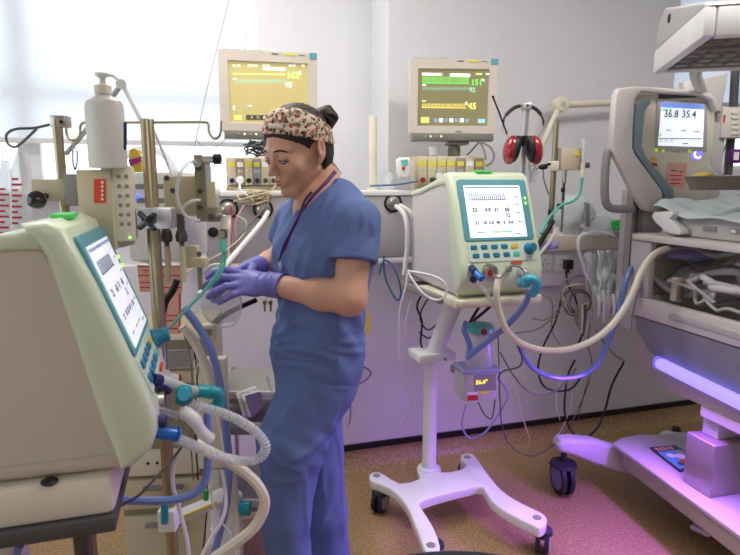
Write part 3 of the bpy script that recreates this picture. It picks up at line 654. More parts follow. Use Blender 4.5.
# legs with castors
yl = onz(563, 495, 0)
Yc = yl.y + .0
def legpoly(pts, thick, m='bed_white'):
    b = B(); P0 = Vector((yl.x, Yc, 0)); n = Vector((-.10, 1, 0)).normalized()
    b.prism([onplane(x, y, P0 + n * 0, n) for x, y in pts], n * thick, m, bev=.02, seg=4); return b
dm('leg_plastic', (214, 206, 222), .4)
b = legpoly([(558, 446), (562, 441), (574, 440), (596, 442), (629, 452), (642, 457), (642, 479), (626, 475), (595, 465), (572, 456), (561, 453)], .08, 'leg_plastic'); l1 = obj('leg', b, wm)
caster(wm, (yl.x, yl.y + .02, 0), R(4), r=.080, wd=.062, col='rubber', hub='violet_hub', top=.19)
far = onz(672, 470, 0)
far = Vector((at(672, 440, 3.0).x, 3.0, 0))
b = B(); zf = at(672, 442, 3.0).z; b.tube([(far.x + .28, 2.85, zf + .02), (far.x + .10, 2.95, zf + .02), (far.x, 3.0, zf), (far.x - .01, 3.03, zf - .01)], [.05, .05, .055, .055] * 8, 'leg_plastic', seg=18, sm=6); b.ball((far.x - .005, 3.02, zf), .056, 'leg_plastic', 18); obj('leg', b, wm)
caster(wm, (far.x + .03, 3.02, 0), R(20), r=.03, wd=.05, top=.07)
# pedals
for i, (x, y) in enumerate(((706, 527), (728, 545))):
    p = onplane(x, y, bed(0, xP - .02, 0), bN) if False else at(x, y, onz(x, 560, 0).y + .12)
    b = B(); b.box(p, (.11, .075, .022), 'leg_plastic', rot=BA + R(20), bev=.009, seg=3); b.tube([p + Vector((0, 0, -.01)), p + Vector((.06, .03, -.005)), p + Vector((.13, .06, .01))], .011, 'rubber', sm=2); obj('pedal', b, wm)
# side rail + mattress tray above the drawer
b = B(); r0, r1 = sp(643, 231), sp(740, 248); zR = (r0.z + r1.z) / 2
aR0 = ah(sp(643, 231)); 
bbox(b, -.02, LA, -.01, WX + .01, zR - .03, zR, 'bed_white', .008); obj('shelf', b, wm)
b = B(); bbox(b, -.03, .02, .02, WX, zD + .002, zR - .03, 'bed_beige', .003); bbox(b, -.03, .09, .0, .03, zD + .002, zR - .031, 'bed_grey_light', .006); obj('back_panel', b, wm)
zM = at(673, 213, 2.35).z
b = B(); bbox(b, .12, LA - .05, .05, WX - .05, zR + .002, zR + .085, 'bed_grey_light', .008)
bbox(b, .30, .36, .046, .051, zR + .03, zR + .05, 'grey', .0); bbox(b, .42, .52, .046, .051, zR + .03, zR + .048, 'grey', 0); bbox(b, .425, .445, .044, .0475, zR + .034, zR + .044, 'paper_white', 0); bbox(b, .47, .49, .044, .0475, zR + .034, zR + .044, 'paper_white', 0)
obj('mattress_tray', b, wm)
b = B(); b.prism([sp(x, y, .0) for x, y in ((651, 216), (654, 212), (672, 211), (673, 214), (669, 219), (680, 229), (681, 233), (678, 235), (668, 233), (655, 223))], bN * .04, 'white', bev=.005); obj('side_flap_hinge', b, wm)
# column behind the bed head
b = B(); pA = ep(628, 205, .10)
def post(b, pxa, pxb, y0, y1, off, dep, m, bev=.006):
    A = ep(pxa, 230, off); Bq = ep(pxb, 230, off); A.z = Bq.z = ep(pxa, y0, off).z; z1_ = ep(pxa, y1, off).z
    b.prism([A, Bq, Bq + bAway * dep, A + bAway * dep], (0, 0, z1_ - A.z), m, bev=bev)
post(b, 631, 642, 130, 278, .05, .04, 'grey'); post(b, 635, 637.5, 150, 270, .045, .006, 'grey_dark', 0); post(b, 638, 662, 190, 330, .06, .12, 'bed_grey_light'); post(b, 645, 716, 120, 215, .12, .10, 'bed_grey_light')
obj('rear_column', b, wm)
b = B(); g0 = [ep(x, y, .02) for x, y in ((632, 150), (611, 150), (607, 156), (605, 175), (605, 198), (609, 207), (618, 209), (632, 209))]; b.tube(g0, .017, 'grey', seg=12, sm=5); obj('handle', b, wm, label='grey looped side handle')
# control panel head
b = B(); off = .0
b.prism([ep(x, y, .02) for x, y in ((633, 98), (637, 93), (706, 94), (714, 100), (716, 118), (712, 170), (704, 208), (662, 208), (655, 195), (634, 160))], bAway * .09, 'cream', bev=.012, seg=4); obj('control_panel', b, wm)
b = B()
shell_px = [(616, 94), (620, 88), (636, 86), (700, 90), (714, 94), (718, 101), (717, 112), (712, 100), (700, 95), (642, 92), (637, 96), (634, 104), (633, 148), (636, 155), (662, 190), (664, 203), (661, 209), (655, 212), (645, 210), (634, 193), (615, 154), (612, 148)]
b.prism([ep(x, y, -.012) for x, y in shell_px], bAway * .035, 'bed_white', bev=.008, seg=3); obj('panel_shell', b, wm, label='white curved shell around the control panel')
b = B(); b.prism([ep(x, y, -.004) for x, y in ((637, 104), (641, 100), (650, 98), (651, 103), (645, 110), (642, 146), (646, 156), (674, 190), (674, 198), (666, 200), (662, 190), (637, 154), (634, 148))], bAway * .02, 'teal_grey', bev=.004); obj('grip', b, wm, label='blue-grey inner grip')
b = B(); b.prism([ep(x, y, .018) for x, y in ((658, 99), (660, 92), (704, 94), (706, 97))], bAway * .01, 'grey_dark'); obj('vent_slot', b, wm)
nW = -bAway
b = B(); b.prism([ep(x, y, .02) for x, y in ((656, 98.5), (707, 102), (706, 152), (655, 150))], nW * .005, 'grey_light', bev=.002); obj('display_frame', b, wm)
screen_mat('scr_warm', (226, 232, 244), .95)
b = B(); b.prism([ep(x, y, .0149) for x, y in ((661.5, 102.3), (704, 104.5), (702.5, 147), (658, 145.5))], nW * .002, 'scr_warm'); sW = obj('screen', b, wm, label='lit screen showing 36.8 and 35.4')
b = B(); bx = bN; 
for s_, x, y, z_ in (('36.8', 663.5, 117, .043), ('35.4', 681.5, 117.5, .043)): text_bm(b, s_, z_, ep(x, y, .0128), bx, (0, 0, 1), 'scr_dark', .0004, bold=.0007)
b.prism([ep(x, y, .0128) for x, y in ((661.5, 102.3), (704, 104.5), (704, 109.5), (661.3, 107.5))], nW * .0006, 'scr_blue')
for (x0, y0, x1, m) in ((661, 109, 672, 'scr_green'), (666, 129.5, 671, 'scr_grey'), (681, 130, 686, 'scr_grey'), (694, 131, 700, 'scr_grey'), (659, 138, 702, 'scr_grey'), (683, 143, 688, 'scr_dark')):
    b.prism([ep(x, y, .0128) for x, y in ((x0, y0), (x1, y0 + .1), (x1, y0 + 1.2), (x0, y0 + 1.1))], nW * .0006, m)
for x in (661, 666, 671.5): b.lathe([(.006, 0), (.006, .0006), (.0035, .0006), (.0035, 0)], ep(x, 141, .0128), 'scr_grey', nW, 10)
b.lathe([(.005, 0), (.005, .0006), (0, .0006)], ep(660.5, 135, .0128), 'scr_green', nW, 10)
obj('readout', b, sW)
for x, y, m in ((656, 150, 'lamp_lime'), (662.5, 150.5, 'lamp_lime'), (673, 150.5, 'alu'), (679, 151, 'alu'), (689, 151, 'lamp_lime')):
    if m == 'lamp_lime' and m not in M: M[m] = mat(m, (170, 210, 40), .4, emit=.6)
    b = B(); b.lathe([(.008, 0), (.008, .004), (.005, .006), (0, .006)], ep(x, y, .02), m, nW, 14); obj('button', b, wm)
b = B(); o = ep(697, 153, .02)
b.lathe([(.030, 0), (.030, .003), (0, .003)], o, 'logo', nW, 28); obj('power_emblem', b, wm, label='glowing violet round emblem with a white letter C')
b = B(); text_bm(b, 'C', .058, ep(697, 158.4, .0165), bN, (0, 0, 1), 'logo_w', .0006, 'CENTER', .0022); obj('emblem_letter', b, wm)
for pts, m, l in ((((651, 157), (657, 158), (657, 162), (651, 161)), 'yellow_button', 'yellow sticker'), (((651, 162.5), (657, 163.5), (657, 166.5), (651, 165.5)), 'red', 'red sticker')):
    b = B(); b.prism([ep(x, y, .02) for x, y in pts], nW * .0015, m); obj('sticker', b, wm, label=l)
b = B(); b.prism([ep(x, y, .02) for x, y in ((668, 162.5), (687, 163), (685, 189), (665, 188))], nW * .002, 'paper_pink'); pk = obj('notice_card', b, wm, label='pink notice card with dark lettering')
b = B()
for x0, x1, y in ((671, 677, 170), (679, 683, 171), (670, 682, 175), (671, 681, 179), (670, 680, 183)): b.prism([ep(x, yy, .018) for x, yy in ((x0, y), (x1, y), (x1, y + 1.1), (x0, y + 1.1))], nW * .0006, 'grey_dark' if y < 174 else 'red')
obj('printed_lines', b, pk)
# overhead heater
HA = R(-13.0); N0 = onz(711, 39.5, 1.82); hb = Matrix.Translation(N0) @ Matrix.Rotation(HA, 4, 'Z')
def hl(x, y, z): return hb @ Vector((x, y, z))
HL = (onz(665, 72, 1.82) - N0).length
HWd = .62
b = B(); e = .035; zh = .085
for (x0, x1, y0, y1) in ((-e, 0, -e, HL + e), (HWd, HWd + e, -e, HL + e), (0, HWd, -e, 0), (0, HWd, HL, HL + e)):
    b.box(hl((x0 + x1) / 2, (y0 + y1) / 2, zh / 2), (x1 - x0, y1 - y0, zh), 'white', rot=HA, bev=.008)
obj('heater_rim', b, wm)
b = B(); b.prism([hl(-e * .9, y, z) for y, z in ((-e, zh), (HL + e, zh), (HL + e, .14), (HL + e - .03, .195), (HL - .06, .212), (HL * .55, .17), (0, .105))], hb.to_3x3() @ Vector((HWd + 1.8 * e, 0, 0)), 'grey_light', bev=.015, seg=3); obj('heater_hood', b, wm, label='grey sloping hood')
b = B()
for k in range(11): b.box(hl(.02 + k * (HWd - .04) / 10, HL / 2, .018), (.006, HL, .010), 'grey', rot=HA)
for k in range(7): b.box(hl(HWd / 2, .02 + k * (HL - .04) / 6, .008), (HWd, .006, .006), 'grey', rot=HA)
obj('heater_grille', b, wm)
b = B()
for k in range(3): b.cyl(hl(.06, HL * (.25 + k * .25), .05), hl(HWd - .06, HL * (.25 + k * .25), .05), .012, 'steel_warm', seg=12)
b.box(hl(HWd / 2, HL / 2, .075), (HWd - .01, HL - .01, .005), 'alu', rot=HA); obj('heater_element', b, wm)
b = B(); b.lathe([(.016, 0), (.016, .003), (.012, .003), (.012, .001), (0, .001)], hl(-e * .9 - .0, HL * .72, .155), 'grey_dark', Matrix.Rotation(HA, 3, 'Z') @ Vector((-1, 0, 0)), 16); b.box(hl(-e * .9 - .002, HL * .72, .155), (.004, .018, .004), 'grey_dark', rot=HA); obj('hood_screw', b, wm)
b = B(); text_bm(b, 'Dr', .075, hl(.115, -e - .0015, .018), hb.to_3x3() @ Vector((1, 0, 0)), (0, 0, 1), 'navy', .001, bold=.002); obj('lettering', b, wm)
b = B(); cx = hl(.25, HL + .03, .06); pcol = ep(700, 100, .16)
b.tube([hl(.12, HL + .02, .03), hl(.14, HL + .12, .0), ep(706, 100, .16)], .022, 'bed_white', seg=14, sm=5)
b.prism([ep(x, y, .12) for x, y in ((684, 82), (730, 72), (722, 112), (690, 112))], bAway * .04, 'bed_white', bev=.012); obj('heater_arm', b, wm)
# ================================================================== nurse (implicit surfaces meshed with surface nets)
from mathutils.bvhtree import BVHTree
def bvh_of(me): return BVHTree.FromPolygons([v.co for v in me.vertices], [tuple(p.vertices) for p in me.polygons])
class SDF:
    def __init__(s, lo, hi, h):
        s.lo = np.array(lo, np.float32); s.h = h; n = np.ceil((np.array(hi) - np.array(lo)) / h).astype(int) + 1; s.n = n
        s.D = np.full(n, .06, np.float32)
        s.ax = [s.lo[i] + h * np.arange(n[i], dtype=np.float32) for i in range(3)]
    def sub(s, lo, hi):
        a = [max(0, int((lo[i] - s.lo[i]) / s.h)) for i in range(3)]; b = [min(s.n[i], int((hi[i] - s.lo[i]) / s.h) + 2) for i in range(3)]
        sl = tuple(slice(a[i], max(a[i], b[i])) for i in range(3))
        X, Y, Z = np.meshgrid(*[s.ax[i][sl[i]] for i in range(3)], indexing='ij', sparse=True); return sl, X, Y, Z
    def put(s, sl, d, k, op):
        a = s.D[sl]
        if op == 'u':
            if k: h_ = np.clip(.5 + .5 * (d - a) / k, 0, 1); r = d * (1 - h_) + a * h_ - k * h_ * (1 - h_)
            else: r = np.minimum(a, d)
        elif op == 's':
            d = -d; h_ = np.clip(.5 - .5 * (d - a) / max(k, 1e-6), 0, 1); r = d * (1 - h_) + a * h_ + k * h_ * (1 - h_)
        else: r = np.maximum(a, d)
        s.D[sl] = r
    def cone(s, a, b, ra, rb=None, k=.02, op='u', flat=None):
        rb = ra if rb is None else rb; a = np.array(a, np.float32); b = np.array(b, np.float32); m = max(ra, rb) + k + 4 * s.h
        sl, X, Y, Z = s.sub(np.minimum(a, b) - m, np.maximum(a, b) + m); ab = b - a; L = float(ab @ ab) + 1e-12
        t = np.clip(((X - a[0]) * ab[0] + (Y - a[1]) * ab[1] + (Z - a[2]) * ab[2]) / L, 0, 1)
        d = np.sqrt((X - a[0] - t * ab[0]) ** 2 + (Y - a[1] - t * ab[1]) ** 2 + (Z - a[2] - t * ab[2]) ** 2) - (ra + (rb - ra) * t)
        s.put(sl, d, k, op)
    def ell(s, c, r, rot=None, k=.02, op='u'):
        c = np.array(c, np.float32); r = np.array(r, np.float32); m = max(r) + k + 4 * s.h
        sl, X, Y, Z = s.sub(c - m, c + m); X = X - c[0]; Y = Y - c[1]; Z = Z - c[2]
        if rot is None: rot = np.eye(3)
        u = rot[0, 0] * X + rot[1, 0] * Y + rot[2, 0] * Z; v = rot[0, 1] * X + rot[1, 1] * Y + rot[2, 1] * Z; w_ = rot[0, 2] * X + rot[1, 2] * Y + rot[2, 2] * Z
        k0 = np.sqrt((u / r[0]) ** 2 + (v / r[1]) ** 2 + (w_ / r[2]) ** 2); k1 = np.sqrt((u / r[0] ** 2) ** 2 + (v / r[1] ** 2) ** 2 + (w_ / r[2] ** 2) ** 2)
        s.put(sl, k0 * (k0 - 1) / np.maximum(k1, 1e-6), k, op)
    def all(s): return np.meshgrid(*s.ax, indexing='ij', sparse=True)
    def half(s, p, n):  # keep the side the normal points away from
        X, Y, Z = s.all(); n = np.array(Vector(n).normalized()); s.D = np.maximum(s.D, (X - p[0]) * n[0] + (Y - p[1]) * n[1] + (Z - p[2]) * n[2]).astype(np.float32)
    def mesh(s, name, m, smooth_it=1):
        D = s.D; S = D < 0; nx, ny, nz = D.shape
        cnt = np.zeros((nx - 1, ny - 1, nz - 1), np.uint8)
        for i in (0, 1):
            for j in (0, 1):
                for k in (0, 1): cnt += S[i:nx - 1 + i, j:ny - 1 + j, k:nz - 1 + k]
        act = (cnt > 0) & (cnt < 8); idx = np.argwhere(act); ids = np.full(act.shape, -1, np.int32); ids[act] = np.arange(len(idx))
        acc = np.zeros((len(idx), 3)); num = np.zeros(len(idx))
        cr = [(i, j, k) for i in (0, 1) for j in (0, 1) for k in (0, 1)]
        for a in cr:
            for ax in range(3):
                if a[ax]: continue
                b_ = list(a); b_[ax] = 1
                da = D[idx[:, 0] + a[0], idx[:, 1] + a[1], idx[:, 2] + a[2]].astype(float); db = D[idx[:, 0] + b_[0], idx[:, 1] + b_[1], idx[:, 2] + b_[2]].astype(float)
                c = (da < 0) != (db < 0); t = np.where(c, da / np.where(c, da - db, 1), 0)
                p = np.array(a, float)[None, :].repeat(len(idx), 0); p[:, ax] += t
                acc[c] += p[c]; num[c] += 1
        V = (idx + acc / num[:, None]) * s.h + s.lo
        F_ = []
        for ax in range(3):
            o = [(0, 0, 0)] * 4
            u, v = (ax + 1) % 3, (ax + 2) % 3
            A = S; Bn = np.roll(S, -1, ax); ch = A != Bn
            e = np.argwhere(ch); e = e[(e[:, ax] < D.shape[ax] - 1) & (e[:, u] > 0) & (e[:, v] > 0) & (e[:, u] < D.shape[u] - 1) & (e[:, v] < D.shape[v] - 1)]
            q = []
            for du, dv in ((0, 0), (-1, 0), (-1, -1), (0, -1)):
                c = e.copy(); c[:, u] += du; c[:, v] += dv; q.append(ids[c[:, 0], c[:, 1], c[:, 2]])
            q = np.stack(q, 1); ins = S[e[:, 0], e[:, 1], e[:, 2]]
            q[~ins] = q[~ins][:, ::-1]; F_.append(q[(q >= 0).all(1)])
        Fc = np.concatenate(F_)
        for _ in range(smooth_it):
            a2 = np.zeros_like(V); n2 = np.zeros(len(V))
            for i in range(4):
                a_, b_ = Fc[:, i], Fc[:, (i + 1) % 4]; np.add.at(a2, a_, V[b_]); np.add.at(n2, a_, 1); np.add.at(a2, b_, V[a_]); np.add.at(n2, b_, 1)
            V = V * .5 + .5 * a2 / np.maximum(n2, 1)[:, None]
        me = bpy.data.meshes.new(name); me.vertices.add(len(V)); me.vertices.foreach_set('co', V.astype(np.float32).ravel())
        me.loops.add(len(Fc) * 4); me.loops.foreach_set('vertex_index', Fc.astype(np.int32).ravel()); me.polygons.add(len(Fc))
        me.polygons.foreach_set('loop_start', np.arange(0, len(Fc) * 4, 4, dtype=np.int32)); me.update(calc_edges=True)
        me.materials.append(M[m]); me.polygons.foreach_set('use_smooth', np.ones(len(Fc), bool)); return me
def rotm(yaw, pitch=0., roll=0.):
    """columns: left, forward, up of a body part; yaw 0 faces the camera, positive turns to picture left; pitch positive bows forward"""
    f = Vector((-math.sin(yaw), -math.cos(yaw), 0)); l = Vector((math.cos(yaw), -math.sin(yaw), 0)); u = Vector((0, 0, 1))
    q = Matrix.Rotation(-pitch, 3, l) if False else None
    cp, sp_ = math.cos(pitch), math.sin(pitch)
    f2 = f * cp - u * sp_; u2 = u * cp + f * sp_
    cr_, sr = math.cos(roll), math.sin(roll); l3 = l * cr_ + u2 * sr; u3 = u2 * cr_ - l * sr
    return np.array([[l3.x, f2.x, u3.x], [l3.y, f2.y, u3.y], [l3.z, f2.z, u3.z]])
dm('skin', (216, 164, 138), .45, sss=.12, var=.03, bump=.05, bscale=300)
dm('lips', (176, 92, 88), .4); dm('hair', (36, 24, 20), .5, bump=.6, bscale=90, var=.3, vscale=60); dm('brow', (42, 28, 22), .7)
dm('scrub', (98, 118, 170), .85, bump=.25, bscale=26, var=.05, vscale=14); dm('glove', (116, 114, 190), .4, bump=.2, bscale=60); dm('eye_white', (225, 218, 212), .25); dm('iris', (40, 26, 20), .2)
dm('lanyard', (84, 28, 92), .6); dm('shoe', (232, 232, 235), .5)
def headband_mat():
    m = bpy.data.materials.new('floral_cloth'); m.use_nodes = True; nt = m.node_tree; b = nt.nodes['Principled BSDF']; b.inputs['Roughness'].default_value = .9
    tc = nt.nodes.new('ShaderNodeTexCoord'); last = None; base = (.66, .54, .40, 1)
    for sc, th, col, off in ((70, .40, (.42, .10, .08, 1), 0), (85, .36, (.05, .03, .03, 1), 3), (80, .32, (.20, .22, .10, 1), 7), (66, .26, (.50, .24, .18, 1), 11)):
        mp = nt.nodes.new('ShaderNodeMapping'); mp.inputs['Location'].default_value = (off, off * .7, off * .3); nt.links.new(tc.outputs['Object'], mp.inputs[0])
        v = nt.nodes.new('ShaderNodeTexVoronoi'); v.inputs['Scale'].default_value = sc; nt.links.new(mp.outputs[0], v.inputs['Vector'])
        lt = nt.nodes.new('ShaderNodeMath'); lt.operation = 'LESS_THAN'; lt.inputs[1].default_value = th; nt.links.new(v.outputs['Distance'], lt.inputs[0])
        mx = nt.nodes.new('ShaderNodeMixRGB'); nt.links.new(lt.outputs[0], mx.inputs[0]); mx.inputs[2].default_value = col
        if last: nt.links.new(last.outputs[0], mx.inputs[1])
        else: mx.inputs[1].default_value = base
        last = mx
    nt.links.new(last.outputs[0], b.inputs['Base Color']); return m
M['floral'] = headband_mat()

V3 = lambda v: np.array(v, float)
HR = rotm(R(45), R(19), R(-2)); HC = V3(at(298, 150, 1.55)) 
def hp(x, y, z): return HC + HR @ np.array([x, y, z])   # left, forward, up
TR = rotm(R(52), R(4)); PR = rotm(R(58))
chest = V3(at(326, 248, 1.575)); abdo = V3(at(322, 310, 1.575)); pelv = V3(at(316, 356, 1.585)); neckb = V3(at(329, 200, 1.585))
def tp_(c, Rm, x, y, z): return c + Rm @ np.array([x, y, z])
shL = V3(at(356, 222, 1.46)); elL = V3(at(350, 299, 1.40)); wrL = V3(at(272, 284.5, 1.50))
shR = V3(at(296, 222, 1.69)); elR = V3(at(281, 262, 1.74)); wrR = V3(at(252, 270, 1.61))
hipL = V3(at(317, 386, 1.53)); hipR = V3(at(309, 386, 1.66)); midL = V3(at(292, 442, 1.50))
knL = V3(at(286, 518, 1.48)); knR = V3(at(325, 512, 1.68))
def zset(v, z, dx=0, dy=0): v = v.copy(); v[2] = z; v[0] += dx; v[1] += dy; return v
anL = zset(knL, .09, .012, .03); anR = zset(knR, .09, .02, .04)
def head_prims(S, grow=0., face=True):
    S.ell(hp(0, -.008, .032), (.071 + grow, .085 + grow, .080 + grow), HR, .03)
    S.ell(hp(0, .022, -.028), (.056 + grow, .060 + grow, .066 + grow), HR, .03)
    if not face: return
    for s_ in (-1, 1):
        S.cone(hp(s_ * .045, -.002, -.050), hp(s_ * .010, .058, -.090), .016, .013, .02)
        S.ell(hp(s_ * .036, .055, -.024), (.022, .020, .022), HR, .02)
        S.cone(hp(s_ * .012, .079, .017), hp(s_ * .042, .066, .020), .009, .008, .012)
    S.cone(hp(-.006, .068, -.092), hp(.006, .068, -.092), .012, .012, .016)
    for s_ in (-1, 1): S.ell(hp(s_ * .031, .094, .0), (.017, .014, .011), HR, .012, 's')
    for s_ in (-1, 1):   # lids
        S.ell(hp(s_ * .031, .0688, .003), (.0155, .0140, .0120), HR, .004)
    S.cone(hp(0, .080, .008), hp(0, .101, -.028), .006, .0075, .012)
    S.ell(hp(0, .101, -.031), (.0085, .0085, .0075), HR, .006)
    for s_ in (-1, 1): S.ell(hp(s_ * .010, .092, -.034), (.006, .008, .0055), HR, .006)
    S.ell(hp(0, .077, -.060), (.024, .014, .016), HR, .012)
    S.cone(hp(-.013, .082, -.0545), hp(.013, .082, -.0545), .0045, .0045, .004); S.cone(hp(-.010, .081, -.0655), hp(.010, .081, -.0655), .005, .005, .004)
    S.cone(hp(-.018, .091, -.060), hp(.018, .091, -.060), .0022, .0022, .004, 's')
    for s_ in (-1, 1):
        er = rotm(R(45) - s_ * R(22), R(19), R(-2))
        S.ell(hp(s_ * .076, -.016, -.002), (.0075, .018, .030), er, .006); S.ell(hp(s_ * .086, -.012, .002), (.0075, .0095, .018), er, .003, 's')
        S.ell(hp(s_ * .072, -.006, -.030), (.006, .008, .009), HR, .005)
def body():
    lo = np.minimum.reduce([wrL, wrR, shR, anL, pelv, elL]) - .13; hi = np.maximum.reduce([shL, elL, shR, pelv, HC, elR]) + .17; lo[2] = -.0; hi[2] = 1.66
    S = SDF(lo, hi, .0032)
    head_prims(S)
    S.cone(hp(0, -.048, -.025), neckb + [.005, 0, 0], .042, .048, .010)
    S.cone(neckb + [0, 0, -.01], tp_(chest, TR, 0, -.01, .07), .052, .09, .04)
    for a, s_ in ((shL, 1), (shR, -1)): S.cone(tp_(chest, TR, s_ * .03, -.015, .10), a, .05, .048, .05)
    S.ell(chest, (.145, .098, .16), TR, .05); S.ell(abdo, (.125, .098, .15), PR, .06); S.ell(pelv, (.135, .092, .12), PR, .06); S.cone(hipL, midL, .078, .072, .03)
    for a, b_, c in ((shL, elL, wrL), (shR, elR, wrR)):
        S.cone(a, b_, .047, .040, .02); S.cone(b_, b_ + (c - b_) * .35, .040, .040, .02); S.cone(b_ + (c - b_) * .35, c, .040, .026, .02)
        S.cone(c, c + (c - b_) * .35, .024, .022, .02)
    for a, b_, c in ((midL, knL, anL), (hipR, knR, anR)): S.cone(a, b_, .070, .045, .03); S.cone(b_, c, .045, .035, .03)
    return S.mesh('body', 'skin', 1)
nt_ = thing('person', 'nurse in blue scrubs, floral headband and violet gloves, looking down at her hands', 'person', (float(pelv[0]), float(pelv[1]), 0), R(-58))
def sdfobj(name, me, parent, **kw): return obj(name, None, parent, sharp=0, mesh=me, **kw)
def fix_mesh_smooth(me): pass
bd = sdfobj('body', body(), nt_)
def wr(S, fn):
    X, Y, Z = S.all(); S.D = (S.D + fn(X, Y, Z)).astype(np.float32)
def crease(S, lines):
    me = S.mesh('tmp', 'scrub', 0); bv = bvh_of(me); bpy.data.meshes.remove(me)
    for pxs, amp, wid in lines:
        P = []
        for q in spline([Vector((x, y, 0)) for x, y in pxs], 5):
            d = ray(q.x, q.y).normalized(); h_ = bv.ray_cast(CAM, d)
            if h_[0] is not None: P.append(h_[0])
        if len(P) < 2: continue
        A = np.array(P, float); m = 3.0 * wid; sl, X, Y, Z = S.sub(A.min(0) - m, A.max(0) + m)
        best = None; n = len(A) - 1
        for i in range(n):
            a, b_ = A[i], A[i + 1]; ab = b_ - a; L = ab @ ab + 1e-9; t = np.clip(((X - a[0]) * ab[0] + (Y - a[1]) * ab[1] + (Z - a[2]) * ab[2]) / L, 0, 1)
            d2 = (X - a[0] - t * ab[0]) ** 2 + (Y - a[1] - t * ab[1]) ** 2 + (Z - a[2] - t * ab[2]) ** 2
            fade = math.sin(math.pi * min(1, max(0, (i + .7) / (n + .4)))) ** .6
            e = np.exp(-d2 / wid ** 2) * fade; best = e if best is None else np.maximum(best, e)
        S.D[sl] = S.D[sl] - (amp * best).astype(np.float32)
# tunic
def tunic():
    lo = np.minimum.reduce([shR, chest, pelv]) - [.22, .22, 0]; hi = np.maximum.reduce([shL, chest, pelv]) + [.20, .2, 0]; lo[2] = .84; hi[2] = 1.46
    S = SDF(lo, hi, .0032)
    S.cone(tp_(chest, TR, -.05, -.02, .135), tp_(chest, TR, .05, -.02, .135), .045, .045, .05)
    for a, s_ in ((shL, 1), (shR, -1)): S.cone(tp_(chest, TR, s_ * .05, -.018, .105), a, .056, .060, .05)
    S.ell(tp_(chest, TR, 0, 0, 0), (.160, .112, .17), TR, .05)
    for s_ in (-1, 1): S.ell(tp_(chest, TR, s_ * .062, .068, -.015), (.062, .055, .062), TR, .05)
    S.ell(tp_(abdo, PR, 0, .004, -.0), (.144, .106, .17), PR, .07); S.ell(pelv, (.165, .120, .15), PR, .06)
    D0 = S.D.copy()
    S2 = SDF(lo, hi, .0032)
    for a, b_, s_ in ((shL, elL, 1), (shR, elR, -1)):
        e = a + (b_ - a) * .62; S2.cone(a, e, .060, .066, .0)
        n = (b_ - a) / np.linalg.norm(b_ - a); c = a + (b_ - a) * (.52 if s_ > 0 else .5)
        X, Y, Z = S2.all(); m = ((X - c[0]) * n[0] + (Y - c[1]) * n[1] + (Z - c[2]) * n[2])
        sl = ((X - c[0]) ** 2 + (Y - c[1]) ** 2 + (Z - c[2]) ** 2) < .03
        S2.D = np.where(sl, np.maximum(S2.D, m), S2.D).astype(np.float32)
    k = .018; h_ = np.clip(.5 + .5 * (S2.D - S.D) / k, 0, 1); S.D = (S2.D * (1 - h_) + S.D * h_ - k * h_ * (1 - h_)).astype(np.float32)
    l = TR[:, 0]; f = TR[:, 1]
    def folds(X, Y, Z):
        u = (X - chest[0]) * l[0] + (Y - chest[1]) * l[1]; v = (X - chest[0]) * f[0] + (Y - chest[1]) * f[1]
        wst = np.exp(-((Z - 1.03) / .10) ** 2); up_ = np.exp(-((Z - 1.24) / .10) ** 2)
        return wst * (.0022 * np.sin(Z * 95 + u * 30 + 4 * np.sin(v * 22 + Z * 9)) + .0018 * np.sin(Z * 50 - u * 45 + 3 * np.sin(v * 30 + u * 20))) + up_ * .0018 * np.sin(u * 60 + Z * 30 + 3 * np.sin(Z * 25 + v * 14)) + .0008 * np.sin(u * 110 - Z * 62 + v * 50)
    wr(S, folds)
    crease(S, [([(273, 352), (290, 349), (312, 352), (335, 360)], .007, .008), ([(276, 344), (292, 340), (312, 338)], .006, .007), ([(272, 336), (285, 331), (296, 318), (300, 302)], .006, .009),
        ([(366, 340), (350, 343), (330, 340), (315, 332)], .005, .008), ([(364, 352), (346, 352), (325, 346)], .005, .008), ([(318, 305), (322, 325), (338, 338)], .005, .009),
        ([(300, 245), (296, 268), (290, 292)], .005, .009), ([(312, 240), (308, 262), (300, 285), (292, 300)], .004, .008), ([(325, 262), (318, 282), (310, 300)], .005, .008), ([(341, 212), (331, 228), (327, 250), (327, 262)], .006, .007),
        ([(372, 222), (374, 240), (366, 256)], .005, .008), ([(352, 214), (350, 235), (344, 254)], .005, .008), ([(362, 210), (364, 230), (356, 250)], .004, .007), ([(379, 268), (374, 284), (372, 300)], .005, .008), ([(330, 192), (322, 210), (312, 232)], .005, .008), ([(345, 190), (335, 205), (322, 222)], .004, .008),
        ([(275, 360), (300, 362), (330, 368)], -.005, .006)])
    S.half((0, 0, pelv[2] - .055), (0.05, 0, -1))
    # V neckline
    vb = tp_(chest, TR, 0, .13, .075)
    for s_ in (-1, 1): S.cone(vb, tp_(chest, TR, s_ * .052, .02, .20), .008, .03, .01, 's')
    S.cone(tp_(chest, TR, 0, .14, .10), tp_(chest, TR, 0, .05, .19), .014, .052, .01, 's'); S.cone(neckb + [0, 0, .0], hp(0, -.02, -.06), .058, .064, .01, 's')
    return S.mesh('tunic', 'scrub', 1)
tun_me = tunic(); 
tun_bvh = bvh_of(tun_me)
sdfobj('tunic', tun_me, nt_, label='blue short-sleeved scrub tunic')
